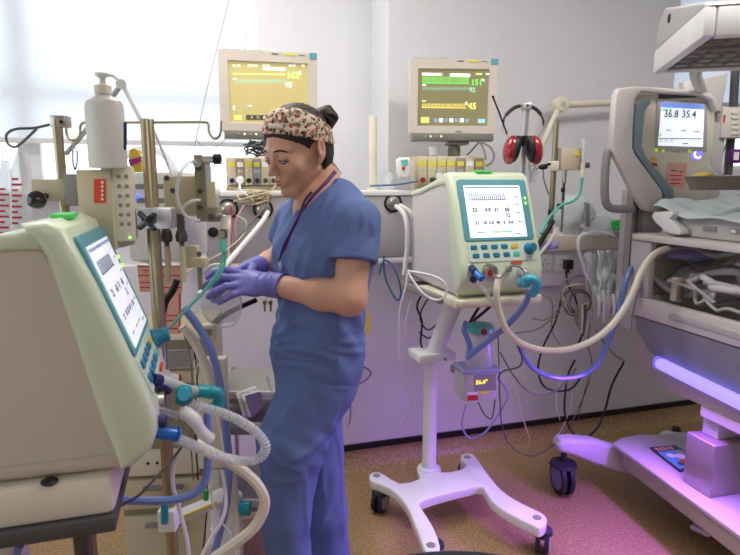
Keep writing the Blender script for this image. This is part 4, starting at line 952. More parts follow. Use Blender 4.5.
def trousers():
    lo = np.minimum.reduce([knL, anL, pelv - .16, anR]) - [.14, .16, 0]; hi = np.maximum.reduce([hipL, pelv + .12, anR, knR]) + [.13, .16, 0]; lo[2] = .0; hi[2] = 1.05
    S = SDF(lo, hi, .0036)
    S.ell(tp_(pelv, PR, 0, -.0, -.02), (.150, .114, .14), PR, .05)
    S.cone(hipR, knR, .098, .066, .05); S.cone(knR, anR + [0, 0, -.03], .064, .070, .03)
    S.cone(hipL, midL, .104, .092, .035); S.cone(midL, knL, .092, .064, .03); S.cone(knL, anL + [0, 0, -.03], .062, .070, .03)
    def folds(X, Y, Z):
        a = np.exp(-((Z - .70) / .09) ** 2); b_ = np.exp(-((Z - .50) / .12) ** 2)
        return a * .0016 * np.sin(Z * 60 + X * 50 + 3 * np.sin(Y * 20 + Z * 12)) + b_ * .0016 * np.sin(Z * 45 - X * 60 + 3 * np.sin(X * 30)) + .0008 * np.sin(X * 90 + Z * 24 + Y * 40)
    wr(S, folds)
    crease(S, [([(340, 402), (328, 430), (308, 452), (290, 462)], .010, .009), ([(262, 436), (274, 458), (290, 468), (303, 470)], .010, .009), ([(262, 470), (278, 482), (296, 480), (304, 474)], .008, .008), ([(258, 448), (268, 470), (280, 492)], .006, .009),
        ([(302, 470), (306, 486), (306, 510), (309, 540)], .006, .007), ([(334, 425), (340, 450), (342, 490), (344, 540)], .006, .008), ([(326, 446), (322, 470), (325, 500)], .007, .009), ([(285, 495), (276, 515), (280, 545)], .006, .009), ([(335, 500), (326, 515), (320, 530)], .006, .009), ([(300, 395), (285, 415), (272, 432)], .004, .011), ([(330, 385), (345, 388), (356, 380)], .004, .009)])
    S.half((0, 0, .045), (0, 0, -1))
    return S.mesh('trousers', 'scrub', 1)
sdfobj('trousers', trousers(), nt_, label='loose blue scrub trousers')
for a, yw in ((anL, 55), (anR, 65)):
    Rm = rotm(R(yw)); S = SDF(a + [-.2, -.2, -.09], a + [.2, .2, .1], .004)
    S.ell(tp_(a, Rm, 0, .02, -.06), (.042, .10, .035), Rm, .03); S.ell(tp_(a, Rm, 0, .09, -.065), (.044, .06, .028), Rm, .03); S.cone(a, a + [0, 0, -.03], .04, .045, .03); S.half((0, 0, .001), (0, 0, -1))
    sdfobj('shoe', S.mesh('shoe', 'shoe'), nt_)
# hair, bun, headband
def hn(X, Y, Z):
    dx, dy, dz = X - HC[0], Y - HC[1], Z - HC[2]
    return [HR[0, i] * dx + HR[1, i] * dy + HR[2, i] * dz for i in range(3)]
ca, sa = math.cos(R(27)), math.sin(R(27))
def hair():
    S = SDF(HC - .17, HC + .17, .0026); head_prims(S, .006, False); S.ell(hp(0, -.036, -.02), (.064, .062, .07), HR, .03)
    X, Y, Z = S.all(); x, y, z = hn(X, Y, Z); n = z * ca - y * sa
    side = -(n - .007 - .010 * np.clip((y - .04) / .04, 0, 1) + .02 * np.clip((.03 - y) / .04, 0, 1)); back = y + .034 - .25 * np.clip(-z - .02, 0, 1)
    side = np.maximum(side, 0 * y - 1); mask = np.maximum(np.minimum(side, back), -(z + .085 + .0 * y))
    ear = -(np.sqrt((np.abs(x) - .078) ** 2 + (y + .008) ** 2 + (z + .004) ** 2) - .026)
    S.D = np.maximum(np.maximum(S.D, mask), ear).astype(np.float32)
    S.D = (S.D + .0013 * np.sin(x * 500 + 4 * np.sin(y * 60)) * (n > 0)).astype(np.float32)
    bc = hp(-.0, -.121, .054); S.ell(bc, (.034, .031, .033), HR, .008)
    Xb, Yb, Zb = S.all(); a_ = np.arctan2(Zb - bc[2], Xb - bc[0]); near_ = ((Xb - bc[0]) ** 2 + (Yb - bc[1]) ** 2 + (Zb - bc[2]) ** 2) < .0022
    S.D = (S.D + near_ * .002 * np.sin(a_ * 5 + 140 * np.sqrt((Xb - bc[0]) ** 2 + (Zb - bc[2]) ** 2))).astype(np.float32)
    return S.mesh('hair', 'hair', 1)
hr = sdfobj('hair', hair(), nt_, label='dark brown hair tied in a bun')
def band():
    S = SDF(HC - .15, HC + .15, .0024); head_prims(S, .0115, False); S.ell(hp(0, -.036, -.02), (.067, .065, .07), HR, .03); X, Y, Z = S.all(); x, y, z = hn(X, Y, Z); n = z * ca - y * sa
    S.D = np.maximum(np.maximum(S.D, -(n - .022 - .006 * np.clip((-y) / .09, 0, 1))), n - .094 + .030 * np.clip(-y / .09, 0, 1)).astype(np.float32)
    S.D = (S.D + .0010 * np.sin(n * 260 + 3 * np.sin(y * 40))).astype(np.float32)
    return S.mesh('headband', 'floral', 1)
sdfobj('headband', band(), nt_, label='wide cream headband with small red and dark flowers')
b = B()
rn = random.Random(4)
for k in range(7):
    y0 = -.045 - rn.random() * .03; b.tube([Vector(hp(.055 - rn.random() * .02, y0, -.05)), Vector(hp(.05, y0 - .012, -.075 - rn.random() * .02)), Vector(hp(.045 - rn.random() * .02, y0 - .02 - rn.random() * .02, -.10))], [.0016, .0012, .0005], 'hair', seg=5, sm=1)
obj('hair_strand', b, nt_)
# eyes, brows, lips
for s_ in (-1, 1):
    b = B(); c = Vector(hp(s_ * .031, .0712, -.0045)); b.ball(c, .0112, 'eye_white', 20); e = obj('eye', b, nt_)
    g = (Vector(hp(s_ * .026, .20, -.15)) - c).normalized(); b = B(); b.ball(c + g * .0058, .0068, 'iris', 14); obj('iris', b, e)
    b = B(); b.tube([Vector(hp(s_ * x, y, z)) for x, y, z in ((.016, .0795, -.006), (.022, .0835, -.0035), (.031, .0850, -.003), (.039, .0815, -.0045), (.047, .0745, -.009))], .0016, 'brow', seg=6, sm=4)
    b.tube([Vector(hp(s_ * x, y, z)) for x, y, z in ((.019, .0795, -.009), (.031, .0815, -.0105), (.043, .0765, -.009))], .0006, 'brow', seg=6, sm=4); obj('eyelash', b, nt_)
hbv = bvh_of(bpy.data.meshes[bd.data.name]) if False else None
bme = bd.data; MWn = mw(nt_); hb_bvh = BVHTree.FromPolygons([MWn @ v.co for v in bme.vertices], [tuple(p.vertices) for p in bme.polygons])
def onhead(x, z, o=.0):  # project from the front of the face
    p = Vector(hp(x, .2, z)); d = Vector(HR @ np.array([0, -1, 0])); h_ = hb_bvh.ray_cast(p, d); return (h_[0] - d * o) if h_[0] is not None else Vector(hp(x, .08, z))
for s_ in (-1, 1):
    b = B(); b.tube([onhead(s_ * x, z, .0002) for x, z in ((.013, .0195), (.022, .0215), (.033, .0215), (.043, .018), (.049, .012))], [.0018] * 6 + [.0026] * 10 + [.002] * 6 + [.001] * 4, 'brow', seg=6, sm=6); obj('eyebrow', b, nt_)
b = B()
L_ = [onhead(x, z, -.0008) for x, z in ((-.020, -.0605), (-.010, -.0560), (0, -.0565), (.010, -.0560), (.020, -.0605))]; b.tube(L_, [.0008] * 5 + [.0024] * 14 + [.0008] * 6, 'lips', seg=8, sm=6)
L_ = [onhead(x, z, -.001) for x, z in ((-.018, -.0615), (-.008, -.0655), (0, -.066), (.008, -.0655), (.018, -.0615))]; b.tube(L_, [.0008] * 5 + [.0028] * 14 + [.0008] * 6, 'lips', seg=8, sm=6)
obj('lips', b, nt_)

# gloves
def glove(wrist, fore, palm_dir, across, nrm, fingers, thumb, cuff_len=.042):
    lo = wrist - .16; hi = wrist + .16; lo = np.minimum(lo, wrist + palm_dir * .2 - .05); S = SDF(lo, hi, .0019)
    pc = wrist + palm_dir * .045; Rm = np.stack([across, palm_dir, nrm], 1)
    S.ell(wrist + palm_dir * .055, (.039, .050, .016), Rm, .012); S.cone(wrist, wrist + palm_dir * .035, .029, .024, .02)
    fd = (fore - wrist) / np.linalg.norm(fore - wrist); S.cone(wrist, wrist + fd * cuff_len, .031, .0365, .012)
    c = wrist + fd * (cuff_len - .006)
    for pts, r in fingers + [thumb]:
        P = [wrist + across * p[0] + palm_dir * p[1] + nrm * p[2] for p in pts]
        for i in range(len(P) - 1): S.cone(P[i], P[i + 1], r * (1.04 - .07 * i), r * (.98 - .07 * i), .005 if i == 0 else .003)
    X, Y, Z = S.all(); m = ((X - c[0]) * fd[0] + (Y - c[1]) * fd[1] + (Z - c[2]) * fd[2]); S.D = np.maximum(S.D, m).astype(np.float32)
    t = (X - wrist[0]) * fd[0] + (Y - wrist[1]) * fd[1] + (Z - wrist[2]) * fd[2]
    S.D = (S.D + .0011 * np.sin(t * 420 + 60 * (Z - wrist[2])) * (t > -.02)).astype(np.float32)
    return S.mesh('glove', 'glove', 1)
def nrm_(v): return v / np.linalg.norm(v)
# left hand (near): fingers point to picture left, curled round the bag port
pd = nrm_(V3(at(234, 282, 1.46)) - wrL); nr = V3((-.25, -.80, .55)); nr = nrm_(nr - pd * (nr @ pd)); ac_ = np.cross(pd, nr)
if ac_[2] < 0: ac_ = -ac_
fin = [([(.028, .085, .0), (.034, .118, .002), (.030, .145, -.010), (.024, .160, -.026)], .0098),
       ([(.010, .090, .002), (.010, .128, .004), (.000, .156, -.008), (-.008, .170, -.024)], .0102),
       ([(-.009, .088, .002), (-.016, .122, .004), (-.028, .148, -.006), (-.034, .160, -.022)], .0098),
       ([(-.026, .078, .0), (-.036, .104, .0), (-.046, .124, -.010), (-.050, .134, -.022)], .0088)]
th_ = ([(.026, .022, -.008), (.042, .055, -.024), (.044, .088, -.040), (.036, .112, -.050)], .0112)
sdfobj('glove', glove(wrL, elL, pd, ac_, nr, fin, th_), nt_, label='violet glove on the near hand')
pd2 = nrm_(V3(at(222, 282, 1.50)) - wrR); nr2 = V3((-.1, .85, .5)); nr2 = nrm_(nr2 - pd2 * (nr2 @ pd2)); ac2 = np.cross(pd2, nr2)
if ac2[2] < 0: ac2 = -ac2
sdfobj('glove', glove(wrR, elR, pd2, ac2, nr2, fin, th_), nt_, label='violet glove on the far hand')
# lanyard on the chest, found by casting rays onto the tunic
def oncloth(px, py, o=.003):
    d = ray(px, py).normalized(); best = None
    for bv in (tun_bvh, hb_bvh):
        h_ = bv.ray_cast(CAM, d)
        if h_[0] is not None and (best is None or h_[3] < best[3]): best = h_
    return best[0] - d * o if best else at(px, py, 1.5)
def ribbon(name, pxs, w_, m, label=None):
    P = spline([oncloth(*p) for p in pxs], 5); b = B(); i = b.mi(m); rows = []
    for k, p in enumerate(P):
        d = (P[min(k + 1, len(P) - 1)] - P[max(0, k - 1)]).normalized(); v = (p - CAM).normalized(); x = d.cross(v).normalized() * w_ / 2; v = v * .0009
        rows.append([b.bm.verts.new(q) for q in (p - x - v, p + x - v, p + x + v, p - x + v)])
    for A, Bq in zip(rows, rows[1:]):
        for k in range(4): b.bm.faces.new((A[k], A[(k + 1) % 4], Bq[(k + 1) % 4], Bq[k])).material_index = i
    b.bm.faces.new(rows[0]); b.bm.faces.new(rows[-1][::-1]); return b
ly = thing('lanyard', 'purple lanyard round the nurse\'s neck with a small badge clip', 'lanyard', oncloth(296, 225))
obj('strap', ribbon('strap', [(335.5, 171), (330, 178), (322, 187), (312, 198), (303, 211), (297, 222), (290, 237), (284, 250), (280, 262)], .011, 'lanyard'), ly)
obj('strap', ribbon('strap', [(312, 192), (306, 199), (302, 208), (298, 219), (292, 231), (286, 242), (281, 254)], .007, 'navy'), ly, label='dark second strand of the lanyard')
pbg = oncloth(280.5, 267, .006); b = B(); b.box(pbg, (.010, .004, .024), 'steel', rot=-.4, bev=.001); b.cyl(pbg + Vector((0, 0, .012)), pbg + Vector((0, 0, .02)), .003, 'steel'); obj('clip', b, ly)
# tunic seams and pocket edge
for nm, pxs in (('seam', [(338, 316), (339, 335), (337.5, 352), (338, 366)]), ('pocket_seam', [(334, 337), (345, 333), (356, 330), (364, 324)])):
    obj(nm, ribbon(nm, pxs, .0016, 'scrub'), nt_)
# keys on the far side of the waist
kt = thing('key_ring', 'small bunch of keys hanging at the nurse\'s waist', 'keys', at(268, 305, 1.52))
b = B(); p = at(269, 299, 1.53); b.tube([p + Vector((.008 * math.cos(q), 0, .008 * math.sin(q))) for q in [k * math.pi / 4 for k in range(8)]], .001, 'steel', sm=3, closed=True); obj('ring', b, kt)
for dx in (-.012, .004):
    b = B(); b.box(p + Vector((dx, 0, -.022)), (.006, .002, .026), 'steel_warm', bev=.0005); b.cyl(p + Vector((dx, -.001, -.010)), p + Vector((dx, .001, -.010)), .006, 'steel_warm', seg=12); obj('key', b, kt)
# ================================================================== equipment on the left
def vcyl(b, px, py, Y, z1, r, m, z0=None, py0=None, seg=20):
    p = at(px, py, Y); z1 = p.z if z1 is None else z1; z0 = at(px, py0, Y).z if py0 else z0
    b.cyl((p.x, p.y, z0), (p.x, p.y, z1), r, m, seg=seg); return p
def pbox(b, x0, x1, y0, y1, Y, dep, m, ang=0., bev=.003, n=None):
    """box whose front face spans the pixel rectangle, at depth Y, turned by ang"""
    c = at((x0 + x1) / 2, (y0 + y1) / 2, Y); n = Vector((math.sin(ang), -math.cos(ang), 0)); rt = Vector((math.cos(ang), math.sin(ang), 0))
    W = (onplane(x1, (y0 + y1) / 2, c, n) - onplane(x0, (y0 + y1) / 2, c, n)).dot(rt); H = onplane((x0 + x1) / 2, y0, c, n).z - onplane((x0 + x1) / 2, y1, c, n).z
    b.box(c - n * dep / 2, (W, dep, H), m, rot=ang, bev=bev); return c, rt, n, W, H
# IV pole with clamps
t = thing('drip_pole', 'tall brassy metal pole with star knob clamp beside the near ventilator', 'pole', (at(147, 120, 1.3).x, 1.3, 0), 0)
px_, py_ = at(147, 120, 1.3).x, 1.3
b = B(); b.cyl((px_, py_, .03), (px_, py_, at(147, 119, 1.3).z), .0145, 'steel_warm', seg=24, bev=.002); obj('pole', b, t)
b = B(); b.lathe([(0, 0), (.05, 0), (.05, .012), (.02, .02), (.016, .05), (0, .05)], (px_, py_, 0), 'steel_dark'); obj('base', b, t)
b = B(); pbox(b, 136, 172, 208, 229, 1.27, .05, 'alu', .1, .004); obj('clamp', b, t)
b = B(); c = at(147, 221, 1.22)
for k in range(4):
    a_ = k * math.pi / 2 + .7; b.tube([c, c + Vector((.020 * math.cos(a_), 0, .020 * math.sin(a_)))], [.008, .0075, .007, .0065, .006, .0055], 'black_gloss', sm=4); b.ball(c + Vector((.020 * math.cos(a_), 0, .020 * math.sin(a_))), .0065, 'black_gloss', 10)
b.cyl(c, c + Vector((0, .03, 0)), .010, 'black_gloss'); obj('star_knob', b, t)
b = B(); pbox(b, 157, 175, 512, 533, 1.27, .05, 'white', 0, .004); obj('clamp', b, t)
# short pole and wire hook rail
t = thing('drip_pole', 'short warm metal pole with block clamp and wire hook at the far left', 'pole', (at(57, 120, 1.3).x, 1.3, 0), 0)
p = at(57, 120, 1.3); b = B(); b.cyl((p.x, p.y, .0), (p.x, p.y, p.z), .0105, 'steel_warm'); obj('pole', b, t)
b = B(); pbox(b, 49, 65, 115, 127, 1.29, .03, 'steel', 0, .003); b.cyl(at(61, 122, 1.288), at(61, 122, 1.284), .004, 'black', seg=12); obj('clamp', b, t)
b = B(); b.tube(PP([(50, 124.5, 1.3), (34, 128, 1.3), (16, 129, 1.3), (7, 134, 1.29), (7, 142, 1.28), (12, 146.5, 1.28), (19, 145, 1.27), (37, 128.5, 1.27)]), .0028, 'steel_dark'); obj('hook', b, t)
b = B(); b.tube(PP([(63, 124, 1.3), (66, 127, 1.3), (67, 135, 1.3), (71, 140, 1.3), (77, 139.5, 1.3), (80, 134, 1.3), (80.5, 126, 1.3), (85, 122.5, 1.3), (100, 122.4, 1.3), (140, 122.4, 1.3), (180, 122.2, 1.3), (203, 122.2, 1.3), (208, 124, 1.3), (209, 132, 1.3), (213, 138, 1.3), (218, 137.5, 1.3), (220.5, 132, 1.3), (221, 121, 1.3)]), .0028, 'steel_warm'); obj('rail', b, t)
b = B(); b.tube(PP([(74, 140, 1.3), (75, 150, 1.3)]), .002, 'steel'); b.tube(PP([(73, 150, 1.3), (73, 163, 1.3), (75, 170, 1.3)]), .0018, 'steel_dark'); b.tube(PP([(77, 150, 1.3), (77, 163, 1.3), (75, 170, 1.3)]), .0018, 'steel_dark'); obj('carabiner', b, t)
# soap / sanitiser bottle
p = at(108.5, 168, 1.24); Zt = at(108.5, 97, 1.24).z; H = Zt - p.z
t = thing('pump_bottle', 'white plastic pump bottle standing on the beige pump box', 'bottle', p)
def lat(b, prof, o, m, sx=1., sy=1., seg=28):
    tb = B(); tb.lathe(prof, (0, 0, 0), m, seg=seg); tm = tb.bm; b.merge(tm, m, Matrix.Translation(o) @ Matrix.Diagonal((sx, sy, 1, 1)))
b = B(); lat(b, [(0, 0), (.038, 0), (.040, .004), (.040, H * .86), (.036, H * .94), (.022, H), (.016, H + .002), (.016, H + .012), (0, H + .012)], p, 'bottle_white', 1, .7); obj('bottle_body', b, t)
b = B(); lat(b, [(0, H + .006), (.017, H + .006), (.017, H + .022), (.012, H + .024), (.006, H + .026), (.0055, H + .040), (0, H + .040)], p, 'cream'); obj('collar', b, t)
b = B(); lat(b, [(0, H + .037), (.006, H + .037), (.013, H + .042), (.014, H + .047), (0, H + .049)], p, 'white'); b.tube([p + Vector((.005, 0, H + .043)), p + Vector((.022, 0, H + .043)), p + Vector((.030, 0, H + .036))], .0036, 'white', sm=3); obj('pump', b, t)
b = B(); b.prism([at(x, y, 1.212) for x, y in ((123.5, 122), (126.5, 122), (126.5, 150), (123.5, 150))], (0, .002, 0), 'navy'); obj('label_strip', b, t)
# articulated white arm behind it
t = thing('jointed_stand', 'thin pale jointed arm rising behind the pump bottle', 'arm', at(140, 120, 1.42))
b = B(); b.tube(PP([(143, 124, 1.42), (122, 83, 1.45)]), .0055, 'white', sm=1); obj('upper_arm', b, t)
b = B(); b.tube(PP([(121, 85, 1.45), (96, 118, 1.47), (66, 154, 1.5)]), .006, 'grey_light', sm=2); obj('lower_arm', b, t)
b = B(); b.cyl(at(121, 84, 1.43), at(121, 84, 1.47), .012, 'white', seg=20); obj('joint', b, t)
# beige infusion pump with orange label
t = thing('infusion_pump', 'beige infusion pump box with an orange red label and button column', 'infusion pump', at(105, 240, 1.27))
b = B(); pbox(b, 78, 113, 170, 250, 1.24, .11, 'beige', 0, .005); pbox(b, 100, 113, 164, 172, 1.27, .06, 'beige', 0, .003); obj('case', b, t)
b = B(); c, rt, n, W, H = pbox(b, 111.5, 135, 166, 242, 1.255, .10, 'cream', .35, .006); obj('key_panel', b, t)
for k in range(6):
    for j in range(2):
        b = B(); o = c + rt * (W * (-.12 + j * .32)) + Vector((0, 0, H * (.36 - k * .125))); b.lathe([(.0045, 0), (.0045, .002), (.003, .003), (0, .003)], o, ['grey', 'beige_dark'][j], n, 12); obj('button', b, t)
b = B(); b.ball(at(130, 237.5, 1.235), .003, 'led_green', 10); obj('indicator_lamp', b, t)
b = B(); b.prism([at(x, y, 1.2395) for x, y in ((94, 179), (106, 179), (106, 203), (94, 203))], (0, -.001, 0), 'orange_red'); lb = obj('label', b, t, label='orange red label')
b = B()
for k in range(5): b.prism([at(x, y, 1.238) for x, y in ((101.2, 181 + k * 4.2), (103.4, 181 + k * 4.2), (103.4, 183.6 + k * 4.2), (101.2, 183.6 + k * 4.2))], (0, -.0005, 0), 'paper_white')
obj('print', b, lb)
b = B(); pbox(b, 63, 78, 174, 206, 1.27, .06, 'grey', 0, .003); pbox(b, 31, 64, 179, 201, 1.285, .03, 'beige', 0, .004); obj('clamp', b, t)
b = B(); o = at(37, 200, 1.25); b.lathe([(0, -.012), (.012, -.012), (.019, -.004), (.019, .006), (.010, .012), (0, .013)], o, 'black_gloss', Vector((.15, -1, .25)), 24); b.cyl(o, at(46, 196, 1.28), .007, 'black'); obj('clamp_knob', b, t)
# clear drip bags with red print on the hook
for i, (x0, x1, y0, y1, Y) in enumerate(((9, 28, 150, 238, 1.36), (-4, 9, 160, 240, 1.42))):
    t = thing('drip_bag', ['clear drip bag with red scale hanging at the left edge, the fuller one', 'narrow clear drip bag cut by the left edge of the photo'][i], 'drip bag', at((x0 + x1) / 2, y1, Y))
    b = B(); pts = [(x0 + (x1 - x0) * u, y0 + (y1 - y0) * v) for u, v in ((.35, 0), (.65, 0), (.98, .22), (1, .9), (.85, 1), (.15, 1), (0, .9), (.02, .22))]
    b.prism([at(x, y, Y) for x, y in pts], (0, .022, 0), 'clear_soft', bev=.007); g = obj('bag', b, t)
    b = B()
    for k in range(9): b.prism([at(x, y, Y - .001) for x, y in ((x0 + 3, y0 + 28 + k * 5.5), (x0 + (13 if k % 2 else 9), y0 + 28 + k * 5.5), (x0 + (13 if k % 2 else 9), y0 + 30.2 + k * 5.5), (x0 + 3, y0 + 30.2 + k * 5.5))], (0, -.0005, 0), 'red')
    obj('print', b, g)
    b = B(); b.tube(PP([((x0 + x1) / 2, y0, Y + .01), ((x0 + x1) / 2, 146, 1.3)]), .0015, 'clear_soft', sm=1); obj('hanger', b, t)
# yellow bags with magenta tape
for i, pts in enumerate((((129, 150), (133, 147.5), (139, 151), (141, 160), (141.5, 172), (130, 172), (128, 160)),)):
    b = B(); b.prism([at(x, y, 1.40) for x, y in pts], (0, .015, 0), 'cream_yellow' if 'cream_yellow' in M else 'yellow_button', bev=.004)
    t = thing('yellow_pouch', ['small yellow pouch with magenta tape behind the pump bottle', ''][i], 'pouch', at(pts[0][0], 172, 1.4)); obj('pouch', b, t)
    if i == 0: b = B(); b.prism([at(x, y, 1.398) for x, y in ((129, 160), (141, 156.5), (141, 162), (130, 165.5))], (0, -.002, 0), 'magenta'); obj('tape', b, t, label='magenta tape')
# white stacked machine behind the pole
t = thing('stacked_monitor_unit', 'white layered machine with grey stripes and blue lamp behind the brassy pole', 'medical machine', at(155, 260, 1.62))
b = B(); pbox(b, 126, 186, 172, 262, 1.55, .2, 'white', 0, .01); obj('case', b, t)
for i, y in enumerate((184, 198)): b = B(); pbox(b, 127, 186, y, y + 5, 1.547, .01, 'grey', 0, .001); obj('stripe', b, t)
M['lamp_blue'] = mat('lamp_blue', (60, 90, 255), .3, emit=2.5)
b = B(); b.ball(at(136, 197, 1.54), (.010, .004, .005), 'lamp_blue', 12); obj('indicator_lamp', b, t)
# clear corrugated hose over the top of it, white tubes
cable('tube', 'thick clear white tube arching behind the brassy pole', 'tube', [(120, 158, 1.5), (140, 150, 1.5), (160, 152, 1.5), (172, 165, 1.5), (178, 185, 1.5), (176, 210, 1.5)], .010, 'clear_soft')
cable('tube', 'thin white tube sloping down right of the brassy pole', 'tube', [(152, 128, 1.42), (160, 145, 1.44), (170, 170, 1.46), (178, 186, 1.46)], .0035, 'tube_white')
# gas blender with flow meter
t = thing('gas_blender', 'beige gas blender block with clear yellow striped flow meter and black knob', 'gas blender', at(200, 224, 1.42))
b = B(); pbox(b, 164, 196, 176, 216, 1.42, .07, 'beige', .25, .003); obj('block', b, t)
b = B(); pbox(b, 195, 206, 155, 222, 1.385, .05, 'brass_beige' if 'brass_beige' in M else 'beige_dark', 0, .002); obj('manifold', b, t)
for x, y in ((173, 190.5), (199, 168), (200, 191), (200, 207), (167, 178)):
    b = B(); b.lathe([(.0065, 0), (.0065, .003), (.004, .004), (.004, .001), (0, .001)], at(x, y, 1.382 if x > 190 else 1.41), 'steel_dark', (0, -1, 0), 12); obj('bolt', b, t)
b = B(); b.cyl(at(197, 163, 1.38), at(197, 163, 1.35), .010, 'steel'); b.cyl(at(203, 159, 1.37), at(215, 159, 1.37), .0095, 'alu'); obj('valve_barrel', b, t)
b = B(); b.cyl(at(213.5, 159, 1.37), at(221, 159, 1.37), .0125, 'black', bev=.003); obj('valve_knob', b, t)
b = B(); pbox(b, 206, 217, 166, 214, 1.38, .03, 'clear', 0, .003); fm = obj('flow_tube', b, t, label='clear flow meter tube')
b = B(); pbox(b, 208, 215, 182, 206, 1.392, .004, 'yellow', 0, 0); obj('scale', b, fm, label='yellow scale')
b = B(); pbox(b, 205, 218, 207, 222, 1.375, .04, 'beige_dark', 0, .003); b.cyl(at(211, 217, 1.355), at(211, 217, 1.33), .008, 'steel_dark'); b.cyl(at(216, 216, 1.37), at(222, 216, 1.37), .006, 'grey'); obj('lower_valve', b, t)
cable('tube', 'thin clear tube looping from the gas blender\'s upper valve', 'tube', [(196, 163, 1.35), (190, 162, 1.33), (181, 172, 1.32), (177, 188, 1.32), (179, 205, 1.33), (187, 217, 1.34), (200, 221, 1.35)], .0042, 'clear_soft')
cable('tube', 'thin clear tube curling to the gas blender\'s lower bolt', 'tube', [(200, 200, 1.355), (192, 201, 1.34), (185, 206, 1.335), (182, 212, 1.34)], .0035, 'clear_soft')
for i, x in enumerate((167, 182)):
    t = thing('gas_coupler', ['dull metal gas coupler hanging beside the brassy pole', 'dull metal gas coupler hanging below the gas blender'][i], 'coupler', at(x, 250, 1.36))
    o = at(x, 246, 1.36); q = at(x, 214, 1.36).z - o.z
    b = B(); b.lathe([(0, 0), (.006, 0), (.006, .008), (.013, .012), (.014, .026), (.012, .030), (.012, .036), (.009, .038), (.009, q), (0, q)], o, 'steel_dark'); obj('coupler_body', b, t)
    b = B(); b.tube(PP([(x, 246, 1.36), (x + 1, 262, 1.36), (x + 1, 282, 1.36)]), .0075, 'beige'); obj('hose_tail', b, t)
cable('hose', 'short black hose below the gas couplers', 'hose', [(177, 280, 1.35), (173, 290, 1.35), (166, 301, 1.36), (163, 312, 1.37)], .0085, 'black')
t = thing('manifold_block', 'cross shaped beige plastic block below the gas blender', 'block', at(194, 272, 1.42))
b = B(); pbox(b, 185, 197, 246, 268, 1.42, .03, 'beige', 0, .003); pbox(b, 190, 205, 258, 268, 1.415, .035, 'beige', 0, .003); pbox(b, 197, 201, 252, 290, 1.43, .012, 'beige_dark', 0, .002); obj('block', b, t)
b = B(); b.cyl(at(199, 254, 1.41), at(199, 254, 1.40), .006, 'steel_dark'); obj('screw', b, t)
# white cloth and pink notices
def blob(name, label, cat, px, py, Y, r, m, seed, rough=.25, sq=(1, 1, 1)):
    p = at(px, py, Y); b = B(); t = bmesh.new(); bmesh.ops.create_icosphere(t, subdivisions=4, radius=1)
    for v in t.verts:
        n = noise.noise(v.co * 1.6 + Vector((seed, 0, 0))) * rough + abs(noise.noise(v.co * 4 + Vector((0, seed, 0)))) * rough * .5; v.co = v.co * (1 + n); v.co = Vector((v.co.x * r[0], v.co.y * r[1], v.co.z * r[2]))
    b.merge(t, m, Matrix.Translation(p)); return top(name, b, label, cat, sharp=0)
blob('plastic_bag', 'crumpled white plastic bag behind the brassy pole', 'bag', 151, 250, 1.62, (.05, .04, .04), 'cloth_white', 2)
def card(name, label, quad, Y, m, lines, edge=None):
    t = thing(name, label, 'notice', at(quad[0][0], quad[2][1], Y)); b = B(); b.prism([at(x, y, Y) for x, y in quad], (0, .004, 0), m); c = obj('card', b, t)
    b = B()
    for (x0, y0, x1, y1) in lines: b.prism([at(x, y, Y - .0008) for x, y in ((x0, y0), (x1, y0), (x1, y1), (x0, y1))], (0, -.0005, 0), edge or 'red')
    obj('print', b, t); return t
card('notice', 'upper pink paper notice with red lines behind the brassy pole', ((137, 265), (182, 267), (182, 292), (140, 292)), 1.60, 'paper_pink', [(138, 266, 181, 267), (138, 275, 181, 276), (140, 282, 150, 283), (140, 287, 181, 288), (143, 270, 152, 271)])
card('notice', 'lower pink paper notice with red lines hanging behind the brassy pole', ((164, 292), (181, 293), (180, 334), (165, 334)), 1.58, 'paper_pink', [(164.5, 293, 166, 333), (179, 293, 180, 333), (167, 315, 178, 316), (167, 320, 176, 321), (165, 328, 179, 329)])
# oxygen line held by the nurse
t = thing('oxygen_line', 'green oxygen tubing with brass nut leading to the nurse\'s hands', 'tubing', at(223, 250, 1.38))
b = B(); b.lathe([(0, 0), (.009, 0), (.009, .032), (0, .034)], at(224.5, 229, 1.38), 'cream'); obj('valve_stem', b, t)
b = B(); b.lathe([(0, 0), (.006, 0), (.010, .004), (.010, .018), (.006, .022), (0, .022)], at(223.5, 238.5, 1.38), 'steel_warm', seg=6); obj('brass_nut', b, t, label='brass nut')
b = B(); b.lathe([(0, 0), (.0085, 0), (.0075, .022), (.004, .032), (0, .032)], at(223, 252, 1.38), 'green_tube'); obj('connector', b, t, label='green connector')
b = B(); b.tube(PP([(223, 252, 1.38), (222, 262, 1.375), (216, 275, 1.36), (204, 291, 1.35), (190, 306, 1.34), (166, 331, 1.33)]), .0036, 'green_tube'); b.tube(PP([(224, 252, 1.385), (225, 262, 1.385), (219, 276, 1.37), (206, 290, 1.36)]), .003, 'green_tube'); obj('tube', b, t)
# clear breathing bag in her hands
t = thing('breathing_bag', 'clear plastic breathing bag held in the nurse\'s gloved hands', 'bag', at(222, 325, 1.47))
def clearbag(b, px, py, Y, r, m, seed):
    tm = bmesh.new(); bmesh.ops.create_icosphere(tm, subdivisions=4, radius=1)
    for v in tm.verts: n = noise.noise(v.co * 2 + Vector((seed, 0, 0))) * .16; v.co = v.co * (1 + n); v.co = Vector((v.co.x * r[0], v.co.y * r[1], v.co.z * r[2]))
    b.merge(tm, m, Matrix.Translation(at(px, py, Y)))
b = B(); clearbag(b, 221, 303, 1.47, (.052, .03, .056), 'clear_dim', 3); obj('bag', b, t, sharp=0)
b = B(); b.tube(PP([(203, 312, 1.46), (210, 322, 1.455), (222, 327, 1.455), (234, 324, 1.455), (240, 314, 1.46), (241, 300, 1.46), (240, 292, 1.47)]), .0028, 'clear_soft'); obj('rim', b, t)
